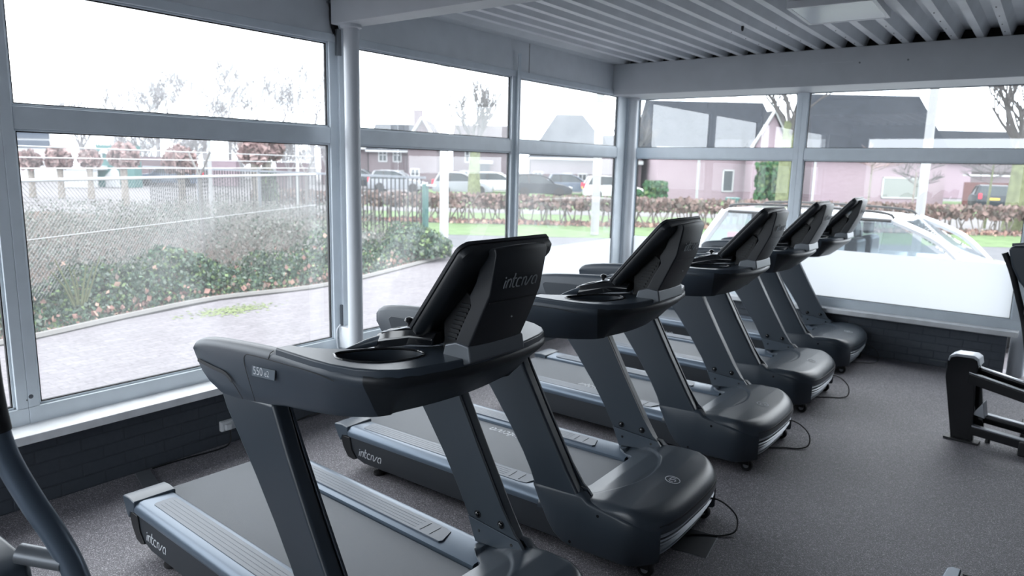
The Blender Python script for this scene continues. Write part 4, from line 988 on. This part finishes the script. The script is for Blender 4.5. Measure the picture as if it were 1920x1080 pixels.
# hedges -----------------------------------------------------------
def street_hedge(name, u0, u1, v0, v1, z0, z1, n, size, m, label):
    def pl(r):
        u, v = r.uniform(u0, u1), r.uniform(v0, v1); x, y, _ = SP(u, v); return (x, y, -.1+z0+(z1-z0)*r.random(), r.uniform(.7, 1.4))
    return leaves(name, m, n, pl, size, label, 'hedge')
street_hedge('beech_hedge', -9, 20, -.9, .1, .50, .95, 5200, .17, K['beech'], 'long low brown beech hedge across the street')
mb = MB()
for k in range(120):
    u = -9+29*k/120+R.uniform(-.1, .1); x, y, _ = SP(u, -.4+R.uniform(-.2, .2))
    for j in range(2): mb.tube([(x, y, -.1), (x+R.uniform(-.2, .2), y+R.uniform(-.2, .2), .35), (x+R.uniform(-.35, .35), y+R.uniform(-.3, .3), .85)], [.03, .022, .012], 4, caps=False)
tag(mb.build('hedge_stems', K['bark'], smooth=False), 'bare stems of the beech hedge across the street', 'hedge stems', None, 'stuff')
def pl(r): x, y, _ = SP(r.uniform(-9, 20), -.5+r.gauss(0, .35)); return (x, y, -.1+r.random()*.08, r.uniform(.7, 1.4))
leaves('hedge_leaf_litter', K['deadleaf'], 2600, pl, .15, 'brown fallen leaves under the beech hedge', 'leaves')
street_hedge('clipped_hedge', 7.2, 8.35, 14.0, 15.0, .0, 1.25, 1500, .22, K['hedgegreen'], 'clipped bright green hedge block in front of the pink brick house')
street_hedge('clipped_hedge', 6.3, 7.0, 14.0, 15.0, .0, .75, 500, .22, K['hedgegreen'], 'low dark green hedge left of the bright green hedge block')
street_hedge('evergreen_bush', 13.3, 14.6, 13.5, 14.8, .0, 2.4, 1900, .24, K['hedgegreen'], 'tall evergreen bush beside the big tree trunk')
def box_bin(u, v, label):
    t = thing('litter_bin', label, 'bin', SP(u, v), SA)
    MB().box((-.22, -.2, .35), (.22, .2, 1.02)).build('bin_body', K['green'], t, bevel=.03)
    MB().box((-.03, -.03, 0), (.03, .03, .36)).build('bin_post', K['gunmetal'], t)
    MB().prism([(-.08, .52), (.04, .50), (.09, .60), (-.02, .74), (-.10, .66)], 'y', -.206, -.200).build('bin_sticker', K['wwhite'], t, smooth=False)
box_bin(7.72, .2, 'dark green litter bin with a white sticker standing at the hedge')

# houses -----------------------------------------------------------
def house(u0, u1, D, depth, eave, ridge, wall, roof, label, wins=(), doors=(), chimney=(), ridge_axis='u', hip=0, hipr=None, verge=True, extra=None):
    uc = (u0+u1)/2; v = D-25; t = thing('house', label, 'house', SP(uc, v), SA); w = (u1-u0)/2; e, r = eave+.1, ridge+.1
    MB().box((-w, 0, 0), (w, depth, e)).build('walls', K[wall], t, smooth=False)
    o = .35
    if ridge_axis == 'u':
        MB().add([(-w-.2, -o, e-.15), (w+.2, -o, e-.15), (w+.2-(hip if hipr is None else hipr), depth/2, r), (-w-.2+hip, depth/2, r), (w+.2, depth+o, e-.15), (-w-.2, depth+o, e-.15)],
                 [(0, 1, 2, 3), (3, 2, 4, 5), (0, 3, 5), (1, 4, 2), (0, 5, 4, 1)]).build('roof', K[roof], t, smooth=False)
        MB().box((-w-.2, -o-.08, e-.30), (w+.2, -o, e-.13)).build('gutter', K['wwhite'], t, smooth=False)
    else:
        MB().add([(-w-o, -.2, e-.2), (0, -.2, r), (w+o, -.2, e-.2), (-w-o, depth, e-.2), (0, depth, r), (w+o, depth, e-.2)], [(0, 1, 4, 3), (1, 2, 5, 4), (0, 3, 5, 2)]).build('roof', K[roof], t, smooth=False)
        MB().add([(-w, -.01, e-.05), (0, -.01, r-.12), (w, -.01, e-.05)], [(0, 1, 2)]).add([(-w, depth-.01, e), (0, depth-.01, r-.1), (w, depth-.01, e)], [(0, 1, 2)]).build('gable', K[wall], t, smooth=False)
        if verge:
            for sg in (-1, 1): MB().tube([(sg*(w+o), -.24, e-.2), (0, -.24, r)], .10, 4).build('verge_board', K['wwhite'], t, smooth=False)
    for a, b_, z0, z1, kind in wins:
        a -= uc; b_ -= uc; f = MB()
        for q in (((a, -.05, z0), (b_, .02, z0+.09)), ((a, -.05, z1-.09), (b_, .02, z1)), ((a, -.05, z0), (a+.09, .02, z1)), ((b_-.09, -.05, z0), (b_, .02, z1))): f.box(*q)
        if kind == 1: f.box(((a+b_)/2-.03, -.05, z0), ((a+b_)/2+.03, .02, z1)).box((a, -.05, (z0+z1)/2-.03), (b_, .02, (z0+z1)/2+.03))
        fo = f.build('window', K['wwhite'], t, smooth=False)
        MB().box((a+.05, -.02, z0+.05), (b_-.05, .01, z1-.05)).build('window_pane', K['blind' if kind == 2 else 'wpane'], fo, smooth=False)
    for a, b_, z1, m in doors:
        a -= uc; b_ -= uc
        MB().box((a, -.04, 0), (b_, .02, z1)).build('front_door', K[m], t, smooth=False)
        MB().box((a-.25, -.35, z1+.05), (b_+.25, .02, z1+.30)).build('door_canopy', K['wwhite'], t, smooth=False)
    for c in chimney:
        c -= uc; MB().box((c-.35, depth/2-.35, r-.6), (c+.35, depth/2+.35, r+.85)).build('chimney', K[wall], t, smooth=False)
    if extra: extra(t, uc)
    return t
def exR(t, uc):
    MB().box((25.0-4.2-uc-.05, -.10, 0), (25.0-4.2-uc+.05, .0, 3.1)).build('downpipe', K['wwhite'], t, smooth=False)
house(19.8, 28.8, 48, 9, 3.1, 7.4, 'pbrick', 'roof', 'wide pink brick house with a huge dark slate roof behind the back right window', wins=((24.6, 27.2, .35, 1.75, 2),), hip=1.4, hipr=.1,
      extra=lambda t, uc: (MB().box((19.9-uc, -.10, 0), (20.05-uc, .0, 3.1)).build('downpipe', K['wwhite'], t, smooth=False), MB().box((27.35-uc, -.06, .5), (27.65-uc, 0, 1.9)).build('shutter', K['reddoor'], t, smooth=False)))
house(9.3, 17.2, 47, 9, 3.4, 6.6, 'pbrick', 'roof', 'pink brick house with a grey roof behind the window beside the corner column', wins=((13.6, 14.35, .55, 2.0, 0), (16.3, 16.6, .3, 1.9, 0)), doors=(),
      extra=lambda t, uc: MB().box((15.05-uc, -.10, 0), (15.2-uc, .0, 3.4)).build('downpipe', K['wwhite'], t, smooth=False))
house(14.9, 17.1, 45.2, 1.3, 3.2, 5.6, 'pbrick', 'roof', 'narrow brick gable with white verge boards behind the big tree', wins=((16.3, 16.6, .3, 1.8, 0),), ridge_axis='v')
house(6.6, 8.8, 50, 6, 3.2, 4.2, 'dbrick', 'roof', 'low brick porch bay with a white canopy over a dark door', doors=((7.9, 8.6, 2.15, 'cardark'),))
house(37.0, 47.0, 62, 9, 3.2, 5.9, 'pbrick', 'roof', 'farther dark roofed house at the right end of the back window')
house(33.0, 37.2, 46, 6, 2.35, 3.4, 'pbrick', 'roof2', 'low brick garage with a white door behind the dark parked car', ridge_axis='v',
      extra=lambda t, uc: MB().box((-1.75, -.05, 0), (1.75, .02, 1.95)).build('garage_door', K['wwhite'], t, smooth=False))
t = thing('timber_gate', 'red brown timber gate between the brick house and the garage', 'gate', SP(31.0, 21.4), SA)
MB().box((-1.9, 0, 0), (1.9, .06, 1.55)).build('gate_boards', K['reddoor'], t, smooth=False)
MB().box((1.85, -.06, 0), (2.0, .06, 2.3)).build('gate_post', K['wwhite'], t, smooth=False)
MB().box((-1.9, -.2, 1.95), (2.0, .3, 2.05)).build('gate_lintel', K['wwhite'], t, smooth=False)
hw = lambda *a: tuple((u, u+.75, z, z+1.15, 1) for u, z in a)
house(-16.5, -12.5, 61, 9, 3.2, 4.8, 'dbrick', 'roof2', 'far terraced house seen through the near window at the right', wins=hw((-15.6, .7), (-14, .7)))
house(-12.2, -9.0, 60, 8, 3.0, 5.2, 'dbrick', 'roof', 'terraced house with a slate roof left of the gabled one', wins=hw((-11.4, 2.0), (-10.2, 2.0), (-11.2, .2), (-10, .2)), chimney=(-8.6,))
house(-8.5, -6.2, 57, 8, 3.2, 5.4, 'dbrick', 'roof2', 'terraced house with a white edged gable and chimney seen above the transom', wins=hw((-8.3, .4),), ridge_axis='v', chimney=(-8.2,))
house(-5.2, 0.1, 60, 9, 3.3, 5.3, 'dbrick', 'roof2', 'brown roofed brick house behind the large mossy tree', wins=hw((-4.6, .3), (-3.4, .1), (-1.7, .2), (-4.2, 2.1)), doors=((-2.9, -2.1, 2.0, 'cardark'),), chimney=(-2.9,))
house(1.3, 8.0, 58, 10, 2.7, 6.3, 'dbrick', 'roof', 'broad brick house with a tall grey roof seen through the far side window', wins=hw((3.9, .3), (5.1, .3), (1.5, .4), (7.0, .4)), hip=2.4)
def shed(px0, px1, D, h, m, name, label, cat, extra=None):
    a, b_ = (px0-954)/1349*D, (px1-954)/1349*D; t = thing(name, label, cat, SP((a+b_)/2, D-25), SA); w = (b_-a)/2
    MB().box((-w, 0, 0), (w, .9, h+.1)).build('walls', K[m], t, smooth=False)
    if extra: extra(t, w)
    return t
def teal_x(t, w):
    mb = MB()
    for x in (-.9, -.35, .2): mb.tube(spline([(x, -.05, 1.65), (x, -.05, 2.05), (x+.12, -.05, 2.22), (x+.38, -.05, 2.22), (x+.52, -.05, 2.05), (x+.52, -.05, 1.65)], 4), .13, 6)
    mb.build('letter_m', K['wwhite'], t, smooth=False)
    MB().add([(-.7, -.04, 0), (-.7, -.04, .7), (-.1, -.04, 1.3), (.2, -.04, 1.0), (.25, -.04, 0)], [(0, 1, 2, 3, 4)]).build('painted_gable', K['wwhite'], t, smooth=False, flip=False)
shed(168, 238, 46, 2.55, 'teal', 'shop_building', 'teal green shop front with a white letter mark behind the fence', 'building', teal_x)
def navy_x(t, w):
    for z in (2.45, 3.15): MB().box((-w-.1, -.10, z), (w-.4, .0, z+.58)).build('navy_band', K['navy'], t, smooth=False)
    MB().box((-w-.1, -.12, 3.73), (w, .05, 4.0)).build('roof_edge', K['pbrick'], t, smooth=False)
shed(-60, 92, 55, 3.8, 'wwhite', 'office_building', 'low pale building with navy window bands at the far left', 'building', navy_x)
shed(100, 150, 44, 1.15, 'wwhite', 'garden_shed', 'small white fronted shed between the pollarded trees', 'building', lambda t, w: MB().box((-w-.1, -.1, 1.1), (w+.1, 3, 1.35)).build('roof', K['wwhite'], t, smooth=False))
shed(245, 300, 52, 1.9, 'dbrick', 'garden_shed', 'low brown shed right of the teal building', 'building')
shed(380, 430, 52, 1.8, 'pbrick', 'garden_shed', 'low pinkish shed behind the fence post arms', 'building')
shed(505, 560, 50, 1.7, 'dbrick', 'garden_shed', 'low dark shed at the right of the near window', 'building')

# vehicles ---------------------------------------------------------
def car(loc, rz, paint, label, estate=True, L=4.5, Wd=1.78, hgt=1.45, rails=False, detail=True):
    t = thing('car', label, 'car', loc, rz); hL, w = L/2, Wd/2; bz = .88
    low = [(-hL, .35), (-hL+.02, .62), (-hL+.10, bz), (hL-1.25, bz+.02), (hL-.55, .80), (hL-.12, .66), (hL, .50), (hL-.03, .25), (-hL+.05, .22)]
    rr = []
    for y, k in ((-w, .90), (-w+.06, .98), (-w+.25, 1.0), (w-.25, 1.0), (w-.06, .98), (w, .90)): rr.append([(x*k if abs(x) > hL*.8 else x, y, .22+(z-.22)*(.97 if k < .95 else 1)) for x, z in low])
    MB().loft(rr).build('body', K[paint], t, bevel=.02, ang=50)
    rb, rf = (-hL+.55, hL-2.05) if estate else (-hL+1.0, hL-2.1); wb, wf = -hL+.14, hL-1.22; tw = w-.20
    MB().loft([[(rb-.12, y, hgt-.07), (rb, y, hgt-.01+.0), ((rb+rf)/2, y, hgt+.02), (rf, y, hgt-.03), (rf+.10, y, hgt-.08), (rf, y, hgt-.085), ((rb+rf)/2, y, hgt-.04), (rb, y, hgt-.075)] for y in (-tw, -tw*.6, 0, tw*.6, tw)]).build('roof', K[paint], t, bevel=.015, ang=50)
    pil = MB()
    for sg in (-1, 1):
        a, b_ = (wf+.08, sg*(w-.06), bz-.03), (rf+.05, sg*(tw+.02), hgt-.06)
        pm = ((a[0]+b_[0])/2+.09, sg*(w-.12), (a[2]+b_[2])/2+.05)
        MB().tube(spline([a, pm, b_], 5), .045, 6).build('front_pillar', K[paint], t)
        MB().tube([(wb+.05, sg*(w-.06), bz-.03), (rb-.05, sg*tw, hgt-.06)], .07, 6).build('rear_pillar', K[paint], t)
        c = rf-.72; MB().tube([(c+.02, sg*(w-.05), bz-.02), (c-.06, sg*(tw+.03), hgt-.07)], .058, 6).build('door_pillar', K['black'], t)
        c2 = c-.95
        if c2 > wb+.3: MB().tube([(c2, sg*(w-.05), bz-.02), (c2-.03, sg*(tw+.03), hgt-.07)], .05, 6).build('rear_door_pillar', K['black'], t)
        g = [(wb+.1, sg*(w-.055), bz-.01), (wf, sg*(w-.055), bz-.01), (rf+.02, sg*(tw+.015), hgt-.07), (rb, sg*(tw+.015), hgt-.07)]
        MB().add(g, [(0, 1, 2, 3)]).build('side_window', K['cglass' if detail else 'wpane'], t, smooth=False, flip=False)
        MB().tube([(rb, sg*(tw+.02), hgt-.06), (rf, sg*(tw+.02), hgt-.06)], .02, 6).build('window_trim', K['black'], t)
        if rails: MB().tube(spline([(rb-.02, sg*(tw-.05), hgt), (rb+.15, sg*(tw-.05), hgt+.045), ((rb+rf)/2, sg*(tw-.05), hgt+.06), (rf-.15, sg*(tw-.05), hgt+.035), (rf+.02, sg*(tw-.05), hgt-.03)], 4), .016, 8).build('roof_rail', K['black'], t)
        for x in (-hL+.85, hL-.85):
            wh = MB().lathe([(.20, sg*(w-.20)), (.31, sg*(w-.20)), (.33, sg*(w-.16)), (.33, sg*(w-.03)), (.31, sg*(w+.0)), (.20, sg*(w+.005))], (x, 0, .33), 'y', 20).build('wheel', K['rubber'], t)
            MB().lathe([(.20, sg*(w-.19)), (.20, sg*(w-.02)), (.05, sg*(w-.01))], (x, 0, .33), 'y', 12).build('wheel_rim', K['silver'], wh)
        if detail:
            MB().box((wf-.36, min(sg*(w-.02), sg*(w+.18)), bz+.0), (wf-.24, max(sg*(w-.02), sg*(w+.18)), bz+.13)).build('wing_mirror', K[paint], t, bevel=.04, seg=3)
            sx_ = rf-.45
            MB().box((sx_-.10, sg*.36-.24, .55), (sx_+.06, sg*.36+.24, 1.12)).build('seat', K['body2'], t, bevel=.05)
            MB().box((sx_-.10, sg*.36-.13, 1.14), (sx_+.0, sg*.36+.13, 1.34)).build('headrest', K['body2'], t, bevel=.04, seg=3)
    MB().add([(wf+.08, -w+.10, bz-.01), (wf+.08, w-.10, bz-.01), (rf+.08, tw-.03, hgt-.07), (rf+.08, -tw+.03, hgt-.07)], [(0, 1, 2, 3)]).build('windscreen', K['cglass' if detail else 'wpane'], t, smooth=False, flip=False)
    MB().add([(wb+.02, -w+.10, bz-.01), (wb+.02, w-.10, bz-.01), (rb-.10, tw-.03, hgt-.07), (rb-.10, -tw+.03, hgt-.07)], [(0, 1, 2, 3)]).build('rear_window', K['wpane' if not detail else 'cglass'], t, smooth=False, flip=False)
    for sg in (-1, 1):
        MB().box((-hL-.01, sg*(w-.20)-.09, .66), (-hL+.14, sg*(w-.20)+.09, .98)).build('tail_light', K['redlight'], t, bevel=.02)
        MB().box((hL-.30, sg*(w-.25)-.14, .56), (hL-.02, sg*(w-.25)+.14, .68)).build('headlight', K['steel'], t, bevel=.02)
    MB().box((-hL-.02, -.26, .62), (-hL+.02, .26, .74)).build('number_plate', K['yellow'], t, smooth=False)
    return t
car((2.38, 2.55, -.1), math.radians(-3), 'carwhite', 'white estate car with black roof rails parked right outside the back window', rails=True, L=4.7)
x, y = spt(1850, 42.5); car((x, y, -.1), SA+PI/2-.46, 'cardark', 'dark hatchback with red tail lights parked in front of the garage', L=3.9, detail=False)
PC = [(858, 46, 'carsilver', 'pale silver car parked before the terraced houses, left of the far mullion'), (925, 52, 'carwhite', 'white car parked before the terraced houses, next to the far mullion'), (1005, 46, 'cardark', 'dark car parked in front of the broad grey roofed house'), (1062, 51, 'carblue', 'blue car parked in front of the broad grey roofed house'), (735, 48, 'carsilver', 'light car half hidden by the bar fence'), (668, 53, 'cardark', 'dark car half hidden behind the bar fence, left'), (1140, 45, 'carwhite', 'white car parked near the pale post')]
for px, D, pt, lb in PC:
    x, y = spt(px, D); car((x, y, -.1), SA, pt, lb, L=3.9, estate=True, detail=False)
x, y = spt(303, 50); car((x, y, -.1), SA+.2+PI, 'carblue', 'pale car with a sloping windscreen parked behind the chain link fence', L=4.2, estate=False, detail=False)
